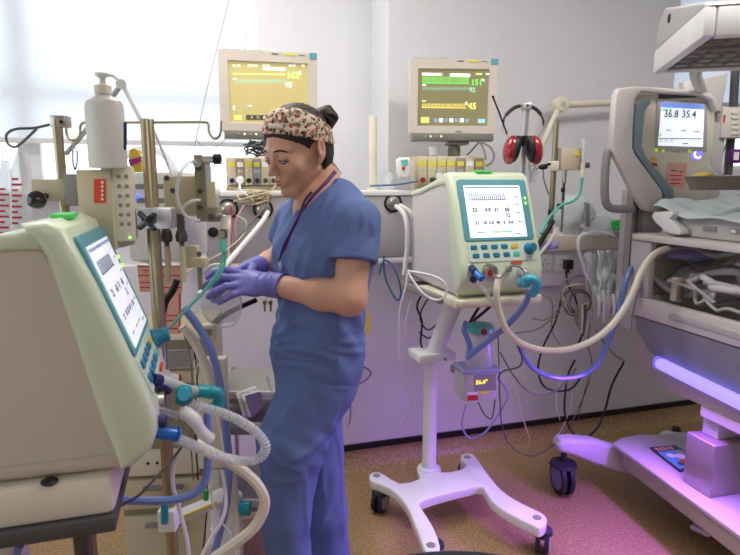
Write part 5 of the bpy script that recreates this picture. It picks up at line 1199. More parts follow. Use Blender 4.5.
b = B(); b.tube(PP([(208, 275, 1.50), (203, 283, 1.49), (206, 292, 1.48), (213, 290, 1.47)]), .006, 'clear_soft'); b.tube(PP([(204, 272, 1.5), (214, 265, 1.5), (226, 267, 1.5), (231, 273, 1.5)]), .005, 'tube_white'); obj('neck', b, t)
cable('strap', 'black strap running behind the clear breathing bag', 'strap', [(211, 326, 1.55), (222, 317, 1.56), (238, 308, 1.58), (256, 300, 1.62)], .0075, 'black')
# hoses
cable('hose', 'long blue ventilator hose running down beside the cream hose', 'hose', [(184, 308, 1.42), (197, 325, 1.43), (211, 350, 1.44), (220, 385, 1.45), (226, 430, 1.45), (229, 470, 1.44), (226, 505, 1.43), (219, 535, 1.42), (212, 562, 1.41)], .0105, 'blue_tube')
cable('hose', 'cream hose curving along the left side of the blue hose', 'hose', [(182, 326, 1.46), (192, 338, 1.47), (204, 362, 1.48), (213, 390, 1.49), (222, 425, 1.49), (231, 470, 1.49), (238, 520, 1.49), (240, 565, 1.49)], .0115, 'tube_cream')
cable('hose', 'fat cream hose bulging to the right in front of the nurse\'s leg', 'hose', [(196, 443, 1.18), (210, 452, 1.18), (224, 459, 1.19), (247, 474, 1.20), (261, 490, 1.20), (264.5, 506, 1.20), (256, 525, 1.19), (240, 540, 1.18), (214, 558, 1.17)], .0125, 'tube_cream')
cable('hose', 'blue hose hooking left under the near ventilator', 'hose', [(207, 405, 1.28), (208, 430, 1.27), (208, 455, 1.26), (206, 478, 1.25), (196, 492, 1.24), (178, 499, 1.23), (150, 501, 1.22), (118, 500, 1.2)], .0095, 'blue_tube')
cable('hose', 'blue hose hanging at the bottom left under the near ventilator', 'hose', [(20, 545, .95), (17, 552, .95), (14, 575, .95)], .007, 'blue_tube')
# breathing circuit of the near ventilator
t = thing('breathing_circuit', 'clear corrugated breathing tube looping out from the near ventilator', 'breathing tube', at(220, 460, 1.15))
corr = lambda L, u: 1 + .13 * math.sin(L * 2 * math.pi / .0062)
b = B(); b.tube(PP([(190, 403, 1.1), (205, 408, 1.1), (222, 413, 1.11), (240, 421, 1.12), (256, 432, 1.13), (265.5, 445, 1.13), (262, 456, 1.13), (250, 461, 1.12), (235, 460, 1.11), (215, 455, 1.09), (195, 446, 1.07), (176, 438, 1.05)]), .0098, 'clear_corr' if 'clear_corr' in M else 'clear_soft', seg=14, sm=24, radf=corr); obj('corrugated_tube', b, t)
b = B(); b.cyl(at(151, 432, 1.03), at(176, 434, 1.05), .0115, 'blue_conn', r1=.0135, bev=.001); b.cyl(at(176, 434, 1.05), at(178, 434.5, 1.052), .015, 'blue_conn'); obj('connector', b, t, label='bright blue connector')
b = B(); b.cyl(at(178, 396, 1.09), at(188, 398, 1.09), .0165, 'teal', bev=.002); b.cyl(at(184, 390, 1.08), at(184, 400, 1.06), .016, 'teal'); b.cyl(at(184, 394, 1.055), at(184, 394.5, 1.045), .012, 'blue_elbow'); obj('collar', b, t, label='teal collar')
b = B(); b.tube(PP([(160, 380, 1.05), (172, 383, 1.07), (186, 389, 1.09), (198, 391, 1.11)]), .0098, 'clear_soft', seg=12); obj('clear_tube', b, t)
b = B(); b.tube(PP([(197, 391, 1.11), (206, 391.5, 1.12), (212, 393, 1.13)]), .0135, 'teal', seg=14); b.tube(PP([(209, 392, 1.125), (217, 393, 1.13), (219, 399, 1.14), (216.5, 409, 1.14)]), .0125, 'teal', seg=14); b.cyl(at(217, 404, 1.14), at(215.5, 411, 1.14), .0138, 'teal'); obj('elbow', b, t, label='teal elbow')
b = B(); b.tube(PP([(176, 414, 1.08), (185, 413, 1.08), (194, 420, 1.08), (202, 432, 1.09), (212, 440, 1.10)]), [.006] * 4 + [.014] * 10 + [.012] * 10 + [.007] * 8, 'white', seg=14); obj('mouthpiece', b, t, label='white swollen tube piece')
b = B(); b.tube(PP([(152, 379, 1.03), (160, 380, 1.05)]), .011, 'navy', sm=1); b.tube(PP([(152, 388, 1.03), (162, 386, 1.05), (170, 392, 1.06)]), .006, 'navy'); obj('port_plug', b, t)
b = B(); b.tube(PP([(148, 411, 1.02), (160, 412, 1.04), (178, 418, 1.07)]), .0035, 'clear_soft'); b.tube(PP([(148, 406, 1.02), (162, 409, 1.04), (180, 414, 1.07)]), .003, 'clear_soft'); obj('pressure_line', b, t)
cable('cable', 'dark cable sagging below the near ventilator', 'cable', [(183, 445, 1.25), (170, 462, 1.22), (152, 482, 1.15), (138, 496, 1.1), (120, 506, 1.05)], .003, 'grey_dark')
cable('tube', 'lilac white tube hanging beside the brassy pole low down', 'tube', [(181, 448, 1.25), (174, 465, 1.25), (173, 485, 1.25), (179, 508, 1.25), (186, 535, 1.25), (190, 562, 1.25)], .005, 'tube_white')
cable('tube', 'pale tube crossing low in front of the beige cabinet', 'tube', [(222, 470, 1.42), (226, 500, 1.40), (222, 520, 1.38), (210, 540, 1.36), (200, 560, 1.34)], .0052, 'tube_white')
cable('tube', 'thin pale tube winding through the low clutter', 'tube', [(210, 485, 1.4), (213, 505, 1.4), (220, 520, 1.4), (231, 535, 1.4), (236, 560, 1.4)], .0028, 'tube_white')
cable('cable', 'thin black cable hanging in front of the beige cabinet', 'cable', [(207, 480, 1.55), (207, 510, 1.55), (204, 540, 1.55), (202, 565, 1.55)], .002, 'black')
for i, (px0, m) in enumerate(((188, 'cable_grey'), (193, 'black'))):
    cable('cable', ['grey cable falling behind the cream hose, left of the pair', 'dark cable falling behind the cream hose, right of the pair'][i], 'cable', [(px0 - 4, 335, 1.52), (px0 + 1, 350, 1.52), (px0 + 4, 380, 1.52), (px0 + 2, 420, 1.52), (px0 + 5, 480, 1.52)], .0022, m)
# beige equipment cabinet
t = thing('equipment_cabinet', 'beige equipment cabinet on the floor behind the hoses', 'cabinet', at(180, 555, 1.72))
c0 = at(176, 450, 1.68); zT = at(180, 340, 1.68).z; AN = R(6); nn = Vector((math.sin(AN), -math.cos(AN), 0)); rr = Vector((math.cos(AN), math.sin(AN), 0))
xl = at(118, 450, 1.66).x - c0.x; xr = at(207, 450, 1.70).x - c0.x
def cb(b, x0, x1, z0, z1, d0, d1, m, bev=.004): b.box(Vector((c0.x, c0.y, 0)) + rr * (x0 + x1) / 2 - nn * (d0 + d1) / 2 + Vector((0, 0, (z0 + z1) / 2)), (x1 - x0, abs(d1 - d0), z1 - z0), m, rot=AN, bev=bev)
z_a, z_b = at(180, 378, 1.68).z, at(180, 448, 1.68).z; z_c = at(180, 470, 1.68).z; z_d = at(180, 508, 1.68).z
b = B(); cb(b, xl, xr, .03, zT, .0, .42, 'beige_dark'); cb(b, xl - .01, xr + .01, .0, .03, -.01, .43, 'grey_dark'); obj('body', b, t)
b = B(); cb(b, xl + .11, xr - .02, z_a + .03, zT - .03, -.006, .004, 'grey_light', .002)
for k in range(9): cb(b, xl + .125, xr - .035, z_a + .036 + k * .006, z_a + .0385 + k * .006, -.0075, -.005, 'grey', 0)
obj('grille', b, t)
b = B(); cb(b, xl + .10, xr - .02, z_a - .015, z_a + .022, -.008, .004, 'beige', .002); cb(b, xl + .17, xl + .20, z_a - .01, z_a + .012, -.01, -.008, 'red', 0); obj('label_panel', b, t)
b = B(); cb(b, xl, xr - .02, z_c - .005, z_b, -.02, .004, 'cream', .004); sk = obj('socket_strip', b, t)
b = B()
for k in range(3): o = Vector((c0.x, c0.y, (z_b + z_c) / 2)) + rr * (xl + .09 + k * .028) + nn * .0205; b.lathe([(.005, 0), (.005, .001), (0, .001)], o, 'black', nn, 10)
obj('socket_holes', b, sk)
for z0_, z1_ in ((z_d + .01, z_c - .02), (.06, z_d - .015)):
    b = B(); cb(b, xl + .005, xr - .01, z0_, z1_, -.016, .004, 'beige', .006); dr = obj('drawer', b, t); b = B(); cb(b, -.10, .02, z1_ - .03, z1_ - .018, -.032, -.016, 'grey', .003); obj('handle', b, dr)
# things on / by the cabinet
t = thing('suction_unit', 'white tub with teal plug standing low beside the blue hose', 'suction tub', at(232, 545, 1.52))
o = at(228, 548, 1.52); hh = at(228, 493, 1.52).z - o.z; b = B(); lat(b, [(0, 0), (.045, 0), (.047, hh * .4), (.044, hh * .42), (.046, hh * .96), (.040, hh), (0, hh)], o, 'white', 1, .8); obj('tub', b, t)
b = B(); b.cyl(at(240, 508, 1.48), at(251, 508, 1.48), .020, 'teal', bev=.003); obj('plug', b, t, label='teal plug')
b = B(); b.cyl(o + Vector((0, 0, -o.z)), o + Vector((0, 0, .002)), .02, 'grey'); b.cyl((o.x, o.y, 0), (o.x, o.y, .03), .045, 'grey_dark'); obj('stand', b, t)
t = thing('syringe_tray', 'narrow white tray with a yellow stripe low in front of the cabinet', 'tray', at(200, 520, 1.5))
b = B(); A_, B_ = at(178, 517, 1.46), at(226, 497, 1.46); b.tube([A_, B_], .02, 'white', sm=1, seg=4); obj('tray_body', b, t)
b = B(); b.tube([A_.lerp(B_, .15) + Vector((0, -.019, .004)), A_.lerp(B_, .85) + Vector((0, -.019, .004))], .0035, 'yellow_button', sm=1); obj('stripe', b, t, label='yellow stripe')
for i, (x, y0, y1, Y, m) in enumerate(((164.5, 503, 523, 1.24, 'teal'), (206, 490, 500, 1.44, 'green'))):
    b = B(); b.cyl(at(x, y0, Y), at(x, y1, Y), .0085 if i == 0 else .007, m, bev=.002); top('cap', b, ['teal plastic cap clipped to the brassy pole low down', 'small green cap behind the low blue hose'][i], 'cap')
t = thing('connector_box', 'small cream plastic box with a window on the cream hose', 'box', at(208, 342, 1.5))
b = B(); pbox(b, 201, 215, 325, 341, 1.5, .03, 'cream', .2, .005); obj('case', b, t)
b = B(); pbox(b, 204, 212, 329, 336, 1.497, .004, 'beige_dark', .2, .001); obj('window', b, t)
b = B(); p0 = at(200, 352, 1.5)
for k, (y0, y1) in enumerate(((349, 354), (357, 363), (366, 374))):
    b = B(); b.cyl(at(197.5, y0, 1.5), at(197.5, y1, 1.5), .004, 'steel'); top('vial', b, 'small shiny vial on the cabinet front, ' + ['topmost', 'middle one', 'lowest'][k] + ' of three in a column', 'vial')
t = thing('cream_panel', 'pale upright equipment casing between cream hose and shelf', 'equipment casing', at(212, 430, 1.62)); b = B(); pbox(b, 196, 228, 360, 470, 1.62, .04, 'cream', .1, .006); pbox(b, 205, 222, 470, 560, 1.62, .04, 'cream', .1, .006); obj('casing', b, t)
# grey shelf trolley by the nurse's thigh
t = thing('shelf_trolley', 'grey two shelf trolley between the hoses and the nurse', 'trolley', at(255, 430, 1.95))
c0s = at(258, 402, 2.0)
for z in (at(258, 392, 2.0).z, at(258, 422, 2.0).z, .25):
    b = B(); b.box((c0s.x, 2.08, z), (.30, .34, .022), 'grey', bev=.004); b.box((c0s.x, 1.92, z + .018), (.30, .012, .03), 'grey_light', bev=.003); obj('shelf', b, t)
for sx in (-1, 1):
    for y in (1.925, 2.235): b = B(); b.cyl((c0s.x + sx * .14, y, .0), (c0s.x + sx * .14, y, at(258, 386, 2.0).z), .009, 'alu'); obj('leg', b, t)
zS = at(258, 392, 2.0).z + .012
for i in range(4):
    b = B(); q = [(236 + i * 3, 394 + i), (255 + i * 2, 387 + i * 2), (262 + i * 1.2, 395 + i * 3), (243 + i * 3, 417 + i * .5)]
    b.prism([at(x, y, 1.90 - .012 * i + .05 * (k in (1, 2))) for k, (x, y) in enumerate(q)], (0, .002, .004), ['paper_white', 'grey_light', 'paper_white', 'grey_dark'][i]); top('paper_packet', b, ['white paper packet leaning on the trolley, foremost', 'pale packet second in the leaning pile on the trolley', 'white packet third in the leaning pile on the trolley', 'dark packet at the back of the leaning pile on the trolley'][i], 'packet', 'packets leaning on the grey trolley')
b = B(); b.prism([at(x, y, 1.8) for x, y in ((265, 377), (269, 375), (273, 392), (270, 391))], (0, .004, 0), 'paper_white'); top('paper_sheet', b, 'white folded paper corner beside the nurse\'s thigh', 'paper')
# ================================================================== middle and right
# pale post and small things on the ledge
t = thing('support_post', 'pale beige post standing on the ledge behind the nurse\'s shoulder', 'post', Vector((at(373, 187, 2.86).x, 2.86, ztop)))
b = B(); p = at(373, 116, 2.86); b.cyl((p.x, p.y, ztop), p, .019, 'cream', seg=20, bev=.002); obj('post', b, t)
b = B(); b.cyl((p.x, p.y, ztop), (p.x, p.y, ztop + .01), .035, 'cream'); obj('base', b, t)
t = thing('breathing_mask', 'small white mask with green print on the ledge beside the module rack', 'mask', at(404, 182, 2.74))
b = B(); b.prism([at(x, y, 2.7) for x, y in ((396, 160), (399, 157.5), (409, 157), (411.5, 161), (411, 174), (408, 179), (399, 178), (396.5, 172))], (0, .05, 0), 'white', bev=.012, seg=3); obj('shell', b, t)
b = B(); b.prism([at(x, y, 2.697) for x, y in ((401, 160), (408, 159.5), (408, 165), (402, 165.5))], (0, -.002, 0), 'green_tube'); b.prism([at(x, y, 2.697) for x, y in ((402, 167), (405, 167), (405, 170), (402, 170))], (0, -.002, 0), 'red'); obj('print', b, t)
t = thing('glass_jar', 'clear jar on the ledge between pale post and white mask', 'jar', at(390, 186, 2.84))
b = B(); lat(b, [(0, 0), (.022, 0), (.023, .05), (.015, .065), (.014, .085), (.011, .085), (.012, .06), (0, .058)], Vector((at(390, 186, 2.8).x, 2.8, ztop)), 'clear'); obj('jar_body', b, t)
t = thing('clear_cup', 'clear plastic cup on top of the right module rack', 'cup', at(436, 156, 2.78))
b = B(); lat(b, [(0, 0), (.018, 0), (.022, .04), (.021, .04), (.017, .002), (0, .002)], at(433, 155.5, 2.78), 'clear_soft'); obj('cup_body', b, t)
cable('cable', 'blue cable lying along the ledge between nurse and right module rack', 'cable', [(370, 186, 2.70), (385, 185.3, 2.70), (402, 184, 2.70), (418, 181, 2.68)], .004, 'cable_blue')
# nest of dark leads on the left module rack, bundle of cream leads below
rn = random.Random(11)
def nest(name, label, cat, c, r, n, rad, m, seed, flat=.5, group=None):
    rn = random.Random(seed); pts = [Vector(c) + Vector((rn.uniform(-1, 1) * r[0], rn.uniform(-1, 1) * r[1], rn.uniform(-1, 1) * r[2])) for _ in range(n)]
    b = B(); b.tube(pts, rad, m, seg=6, sm=5); return top(name, b, label, cat, group)
nest('lead_bundle', 'tangled dark leads heaped on the left module rack', 'cable', at(257, 148, 2.56), (.055, .03, .033), 46, .0035, 'grey_dark', 3)
nest('lead_bundle', 'coiled cream leads hanging over the trunking by the gas outlets', 'cable', at(252, 197, 2.50), (.075, .03, .03), 44, .0035, 'cable_cream', 5)
for i, (pts, r, m, l) in enumerate((
    ([(268, 212, 2.42), (262, 222, 2.35), (247, 240, 2.2), (228, 262, 1.95), (210, 282, 1.7), (199, 296, 1.62)], .010, 'tube_white', 'thick white gas hose sloping from the second outlet down behind her gloves'),
    ([(229, 210, 2.5), (230, 225, 2.46), (230, 245, 2.48), (229, 275, 2.5), (230, 300, 2.55)], .010, 'tube_white', 'white gas hose dropping straight from the left outlet'),
    ([(236, 215, 2.45), (246, 222, 2.4), (243, 235, 2.4), (226, 250, 2.3), (205, 262, 2.2), (180, 275, 2.0)], .0028, 'cable_cream', 'thin cream cable slanting left from the cream leads'),
    ([(231, 205, 2.44), (232, 225, 2.44), (231, 250, 2.45), (230, 270, 2.5)], .0025, 'red', 'thin red cable hanging beside the left gas hose'),
    ([(244, 205, 2.42), (236, 222, 2.4), (237, 245, 2.42), (241, 275, 2.5)], .0025, 'paper_pink', 'thin pinkish cable hanging between the two gas hoses'),
    ([(270, 200, 2.44), (258, 215, 2.42), (240, 235, 2.4), (222, 255, 2.4)], .0035, 'cable_grey', 'grey cable slanting from the second gas outlet'),
    ([(240, 182, 2.5), (241, 190, 2.46), (248, 196, 2.44)], .003, 'tube_white', 'short white lead hanging from the left rack\'s plug'),
    ([(279, 180, 2.5), (272, 190, 2.47), (262, 194, 2.45)], .0028, 'cable_cream', 'cream lead curling under the left rack\'s right end'),
    ([(236, 300, 2.66), (235, 330, 2.66), (238, 370, 2.66), (250, 385, 2.66)], .0025, 'cable_grey', 'thin grey cable down the lower wall left of the nurse, nearest her gloves'),
    ([(250, 320, 2.66), (258, 345, 2.66), (252, 370, 2.66), (238, 385, 2.66)], .0022, 'black', 'thin dark cable curving on the lower wall left of the nurse'),
    ([(246, 330, 2.64), (252, 352, 2.64), (266, 372, 2.62), (272, 382, 2.6)], .0035, 'lilac', 'lilac cable curving down to the shelf trolley'),
    ([(232, 330, 2.66), (228, 360, 2.66), (231, 385, 2.66)], .0022, 'grey_dark', 'thin straight dark cable on the lower wall behind the cream casing'),
    ([(396, 206, 2.5), (404, 214, 2.44), (407, 228, 2.42), (407, 250, 2.42), (404, 275, 2.42)], .010, 'tube_white', 'thick white gas hose from the right outlet, the outer one'),
    ([(400, 205, 2.5), (411, 213, 2.44), (414, 230, 2.46)], .008, 'tube_white', 'white gas hose from the right outlet, hidden by the ventilator'),
    ([(384, 256, 2.6), (384, 270, 2.6), (388, 285, 2.6), (397, 300, 2.58), (401, 292, 2.58), (396, 272, 2.58), (389, 262, 2.6), (383, 262, 2.6), (379, 275, 2.6)], .0045, 'cable_blue', 'blue cable looping on the wall right of the nurse'),
    ([(408, 270, 2.4), (405, 290, 2.38), (400, 310, 2.38), (399, 345, 2.4), (403, 375, 2.42), (414, 402, 2.45), (426, 418, 2.5)], .004, 'tube_white', 'white cable hanging from the ventilator tray down to the stand foot'),
    ([(411, 300, 2.45), (405, 330, 2.45), (411, 365, 2.47), (412, 400, 2.5), (404, 425, 2.55)], .003, 'tube_white', 'thin white cable hanging left of the ventilator stand'),
    ([(408, 271, 2.1), (420, 273, 2.05), (436, 277, 2.03), (446, 285, 2.02), (445, 296, 2.02), (436, 300, 2.03), (424, 294, 2.06), (414, 282, 2.1), (408, 272, 2.12)], .0042, 'tube_white', 'white cable loop draped over the ventilator tray corner'),
    ([(434, 283, 2.4), (424, 292, 2.4), (417, 306, 2.4), (422, 322, 2.4), (421, 345, 2.42), (430, 352, 2.44)], .0045, 'black', 'black cable arcing left of the upper stand pole, outer loop'),
    ([(438, 292, 2.42), (426, 302, 2.42), (420, 318, 2.42), (428, 330, 2.42), (440, 322, 2.45), (430, 338, 2.45), (419, 332, 2.45)], .0035, 'black', 'black cable knotted left of the upper stand pole, inner loop'),
    ([(340, 400, 2.7), (352, 388, 2.7), (366, 380, 2.7), (371, 372, 2.7), (362, 366, 2.7)], .003, 'navy', 'dark blue cable loop behind the nurse\'s hips'),
    ([(350, 395, 2.7), (350, 420, 2.7), (343, 435, 2.7), (341, 448, 2.7)], .004, 'cable_grey', 'grey cable hanging down the wall behind the nurse\'s legs'),
    # around the humidifier
    ([(500, 276, 1.98), (497, 287, 1.96), (497, 300, 1.96), (500, 315, 1.97), (508, 332, 1.98), (522, 344, 2.0), (542, 350, 2.03), (565, 350, 2.06), (588, 343, 2.08), (607, 330, 2.1), (622, 312, 2.12), (633, 292, 2.15), (642, 270, 2.2), (654, 254, 2.25), (668, 248, 2.3)], .0125, 'tube_cream', 'long cream hose swooping from the middle ventilator to the warmer drawer'),
    ([(530, 290, 1.98), (526, 302, 2.0), (517, 315, 2.02), (504, 328, 2.04), (488, 341, 2.06), (474, 352, 2.08), (468, 358, 2.1)], .0115, 'blue_tube', 'blue hose from the teal elbow down to the humidifier'),
    ([(466, 322, 2.16), (464, 330, 2.14), (467, 338, 2.13), (470, 348, 2.12), (468, 358, 2.12)], .0105, 'blue_tube', 'short blue hose folded above the humidifier chamber'),
    ([(519, 345, 2.3), (524, 356, 2.3), (533, 368, 2.3), (548, 376, 2.31), (566, 378, 2.33), (584, 374, 2.35), (598, 362, 2.36), (607, 345, 2.38), (615, 322, 2.4), (622, 298, 2.42), (628, 275, 2.45), (636, 262, 2.48)], .0115, 'blue_tube', 'long blue hose sagging between the humidifier and the warmer'),
    ([(478, 283, 1.96), (485, 292, 1.97), (492, 302, 1.98), (497, 310, 2.0)], .007, 'clear_soft', 'clear tube from the ventilator\'s blue connector'),
    ([(496, 384, 2.25), (502, 372, 2.25), (520, 366, 2.25), (521, 352, 2.26), (512, 338, 2.28), (500, 330, 2.3)], .0035, 'grey_dark', 'dark sensor cable looping right of the humidifier'),
    ([(498, 330, 2.3), (499, 370, 2.3), (500, 400, 2.32), (502, 425, 2.35), (510, 445, 2.4), (530, 456, 2.45), (550, 448, 2.5), (566, 432, 2.6), (580, 405, 2.7), (590, 380, 2.75)], .0028, 'grey_dark', 'thin dark cable drooping to the floor edge between stand and warmer'),
    ([(466, 405, 2.35), (462, 425, 2.4), (470, 438, 2.42), (485, 432, 2.42), (500, 412, 2.42), (508, 395, 2.42), (500, 380, 2.4)], .0042, 'lilac', 'pale lilac tube looping under the humidifier'),
    ([(478, 402, 2.3), (485, 415, 2.32), (492, 418, 2.32), (495, 400, 2.3)], .003, 'grey_dark', 'short dark cable loop under the humidifier'),
    ([(508, 375, 2.6), (516, 392, 2.6), (522, 415, 2.62), (530, 440, 2.65)], .003, 'cable_cream', 'cream cable slanting down the lilac wall'),
    ([(500, 352, 2.5), (514, 376, 2.5), (530, 392, 2.5), (548, 394, 2.5), (565, 384, 2.5), (576, 368, 2.5)], .0045, 'cable_grey', 'grey cable sagging behind the blue hose'),
    ([(560, 420, 2.7), (556, 400, 2.7), (562, 380, 2.7), (572, 395, 2.7), (564, 425, 2.72), (553, 440, 2.75)], .0022, 'tube_white', 'thin white cable loop on the wall right of centre'),
    # black mains leads
    ([(566, 270, 2.62), (568, 285, 2.62), (576, 300, 2.6), (577, 318, 2.6), (583, 330, 2.6), (578, 345, 2.6)], .005, 'black', 'black mains lead from the black plug'),
    ([(563, 290, 2.64), (556, 320, 2.62), (544, 345, 2.6), (538, 368, 2.6), (543, 385, 2.6), (556, 391, 2.6), (572, 388, 2.62), (584, 372, 2.64)], .0048, 'black', 'black cable hanging in a deep loop from the sockets'),
    ([(575, 360, 2.68), (568, 375, 2.68), (565, 395, 2.68), (565, 415, 2.66), (572, 432, 2.6), (584, 438, 2.55), (597, 428, 2.52), (605, 410, 2.52), (612, 385, 2.52), (624, 362, 2.52)], .005, 'black', 'thick black cable drooping near the warmer\'s front castor'),
    ([(590, 325, 2.62), (588, 345, 2.62), (592, 365, 2.64), (585, 390, 2.66), (578, 420, 2.7)], .0025, 'grey_dark', 'thin dark cable down the wall beside the warmer'),
    ([(596, 330, 2.6), (606, 345, 2.58), (616, 356, 2.55), (624, 361, 2.5)], .0028, 'grey_dark', 'thin dark cable running to the warmer\'s underside'),
    ([(532, 318, 2.62), (545, 320, 2.62), (556, 312, 2.6), (565, 300, 2.6)], .003, 'cable_grey', 'grey cable looping left under the sockets'),
    ([(530, 285, 2.64), (540, 294, 2.64), (552, 302, 2.64), (552, 330, 2.64), (560, 345, 2.64)], .0026, 'cable_grey', 'thin grey cable below the ventilator\'s teal elbow'),
    ([(516, 333, 2.62), (535, 330, 2.62), (548, 322, 2.62), (560, 312, 2.62)], .0035, 'cable_grey', 'grey wire stretched low between elbow and coil'),
)):
    cable('hose' if 'hose' in l.split(',')[0] else ('tube' if 'tube' in l else 'cable'), l, 'hose' if 'hose' in l.split(' the')[0] else ('tube' if 'tube' in l else 'cable'), pts, r, m)
# thin cords from above
cable('cord', 'thin grey cord rising past the left edge of the left monitor', 'cord', [(230, -5, 2.9), (219, 40, 2.85), (208, 85, 2.8), (197, 135, 2.75), (191, 165, 2.7)], .0018, 'cable_grey')
cable('cord', 'thin grey cord dropping onto the top of the left monitor', 'cord', [(249, -5, 2.9), (247, 20, 2.85), (245, 50, 2.75)], .0018, 'cable_grey')
cable('cord', 'fine dark wire arcing below the left monitor', 'cord', [(197, 140, 2.6), (204, 148, 2.6), (214, 148, 2.6), (222, 142, 2.6), (226, 138, 2.6)], .0016, 'cable_grey')
for i, (pts, r) in enumerate((([(479, 142, 2.72), (472, 150, 2.72), (467, 155, 2.74)], .0035), ([(481, 142, 2.7), (490, 147, 2.7), (494, 156, 2.7), (491, 163, 2.7), (486, 166, 2.72)], .0045), ([(480, 142, 2.7), (484, 150, 2.7), (486, 160, 2.7)], .004))):
    cable('cable', ['thin dark lead slanting left under the right monitor', 'thick grey cable curling down right of the right module rack', 'grey lead dropping from the right monitor\'s corner'][i], 'cable', pts, r, 'grey_dark' if i == 0 else 'cable_grey')
# circuit parts of the middle ventilator
t = thing('tube_elbow', 'sky blue tube elbow at the middle ventilator\'s outlet', 'connector', at(529, 286, 1.97))
b = B(); b.tube(PP([(522, 283, 2.0), (526, 279.5, 1.96), (533, 279, 1.94), (537, 283, 1.94), (536, 289, 1.95), (532, 294, 1.97)]), .0155, 'blue_elbow', seg=16); b.cyl(at(521, 283, 2.02), at(527, 282, 1.95), .019, 'blue_elbow', bev=.003); obj('elbow', b, t)
t = thing('tube_connector', 'deep blue tube connector on the middle ventilator\'s lower left port', 'connector', at(476, 276, 1.97))
b = B(); b.cyl(at(472.5, 269, 1.99), at(482, 279, 1.94), .0105, 'blue_conn', r1=.0125, bev=.002); obj('sleeve', b, t); b = B(); b.cyl(at(471.5, 268, 2.0), at(475, 272, 1.97), .013, 'navy'); obj('ring', b, t)
cable('tube', 'clear tube between the ventilator\'s round ports', 'tube', [(494, 274, 1.98), (500, 278, 1.95), (508, 268, 1.96), (514, 266, 1.96), (521, 268, 1.97), (526, 276, 1.97)], .0032, 'cable_grey')
# humidifier
HYc = 2.16; hp0 = at(482, 400, HYc); ha = R(-4)
t = thing('humidifier', 'grey heated humidifier with yellow digits and clear chamber clamped to the stand', 'humidifier', hp0)
b = B(); c, rt, n, W, H = pbox(b, 464, 498, 373, 401, HYc, .11, 'grey_light', R(12), .006); obj('case', b, t)
b = B(); b.box(c - n * .055 + Vector((0, 0, H / 2 + .006)), (W * 1.12, .125, .020), 'lilac', rot=R(12), bev=.009, seg=3); obj('heater_plate', b, t, label='lilac blue rim plate')
def fp(x, y, o=.001): return onplane(x, y, c + n * o, n)
b = B(); b.prism([fp(x, y, 0) for x, y in ((474, 375), (496, 374), (496, 390), (474, 391.5))], n * .0012, 'grey', bev=0); obj('face_plate', b, t)
b = B(); M['digit'] = mat('digit', (255, 225, 60), .4, emit=2.2, ecol=(1, .72, .06)); text_bm(b, '36.4°', .024, fp(475.5, 384.5, .0016), rt, (0, 0, 1), 'digit', .0004, bold=.0001); obj('readout', b, t, label='lit yellow digits')
for q, m, l in (((467.5, 395.5, 478, 400.5), 'red', 'red sticker'), ((480, 391, 489, 394), 'yellow', 'yellow sticker'), ((467.5, 392.5, 478, 394.6), 'paper_white', 'white sticker')):
    b = B(); b.prism([fp(x, y, 0) for x, y in ((q[0], q[1]), (q[2], q[1] - .3), (q[2], q[3] - .3), (q[0], q[3]))], n * .001, m); obj('sticker', b, t, label=l)
b = B(); cc = at(479, 366, HYc + .06); zt3 = at(479, 330, HYc + .06).z
b.lathe([(0, 0), (.055, 0), (.057, .01), (.055, .05), (.045, (zt3 - cc.z) * .9), (.02, zt3 - cc.z), (0, zt3 - cc.z)], cc, 'clear_soft'); obj('water_chamber', b, t, label='clear dome shaped water chamber')
b = B(); b.lathe([(.052, 0), (.056, .004), (.056, .018), (.045, .03), (.02, .036), (0, .036)], at(480, 331, HYc + .06), 'green_tube'); obj('chamber_lid', b, t, label='teal green chamber lid')
b = B(); b.cyl(at(484, 331, HYc - .02), at(484, 332, HYc - .04), .012, 'red_gloss', bev=.003); b.box(at(484, 332, HYc - .045), (.006, .01, .024), 'red_gloss', bev=.002); obj('fill_knob', b, t, label='red knob')
b = B(); b.box(c - n * .14 + Vector((-.03, 0, .02)), (.03, .10, .03), 'grey', rot=R(30)); obj('bracket', b, t)
cable('strap', 'black strap slanting under the ventilator tray, upper one', 'strap', [(484, 300, 2.12), (476, 312, 2.14), (470, 322, 2.16)], .006, 'black'); cable('strap', 'black strap slanting across the humidifier lid', 'strap', [(494, 303, 2.08), (484, 312, 2.1), (473, 321, 2.12)], .006, 'black')
b = B(); b.prism([at(x, y, 2.66) for x, y in ((366, 314), (370, 313), (370, 334), (366, 335))], (0, .004, 0), 'yellow_button'); top('warning_tag', b, 'narrow yellow tag on the wall just right of the nurse\'s waist', 'tag')
# ear defenders on a steel pole
t = thing('steel_pole', 'slim steel pole with square head carrying the red ear defenders', 'pole', (at(524, 200, 2.3).x, 2.3, 1.0))
b = B(); b.tube([at(526.5, 108, 2.3), at(520, 200, 2.34), at(516, 260, 2.4)], .0125, 'alu', sm=2, seg=14); obj('pole', b, t)
b = B(); c = at(526.3, 107, 2.3); b.box(c, (.034, .034, .028), 'alu', bev=.004); b.cyl(c + Vector((0, -.018, .003)), c + Vector((0, -.016, .003)), .005, 'black'); obj('pole_head', b, t)
b = B(); b.cyl(at(523.8, 136, 2.3), at(523.3, 146, 2.3), .016, 'black'); obj('grip_ring', b, t)
t = thing('ear_defenders', 'red and black ear defenders hooked on the steel pole', 'ear defenders', at(524, 168, 2.27))
b = B(); b.tube(PP([(503.5, 126, 2.29), (504, 119, 2.30), (508, 113, 2.315), (515, 107.5, 2.325), (524, 105.5, 2.33), (533, 107.5, 2.325), (539, 112, 2.315), (543, 119, 2.30), (543.5, 126, 2.29)]), [.004] * 10 + [.007] * 12 + [.005] * 5 + [.007] * 12 + [.004] * 12, 'black', seg=10); obj('headband', b, t)
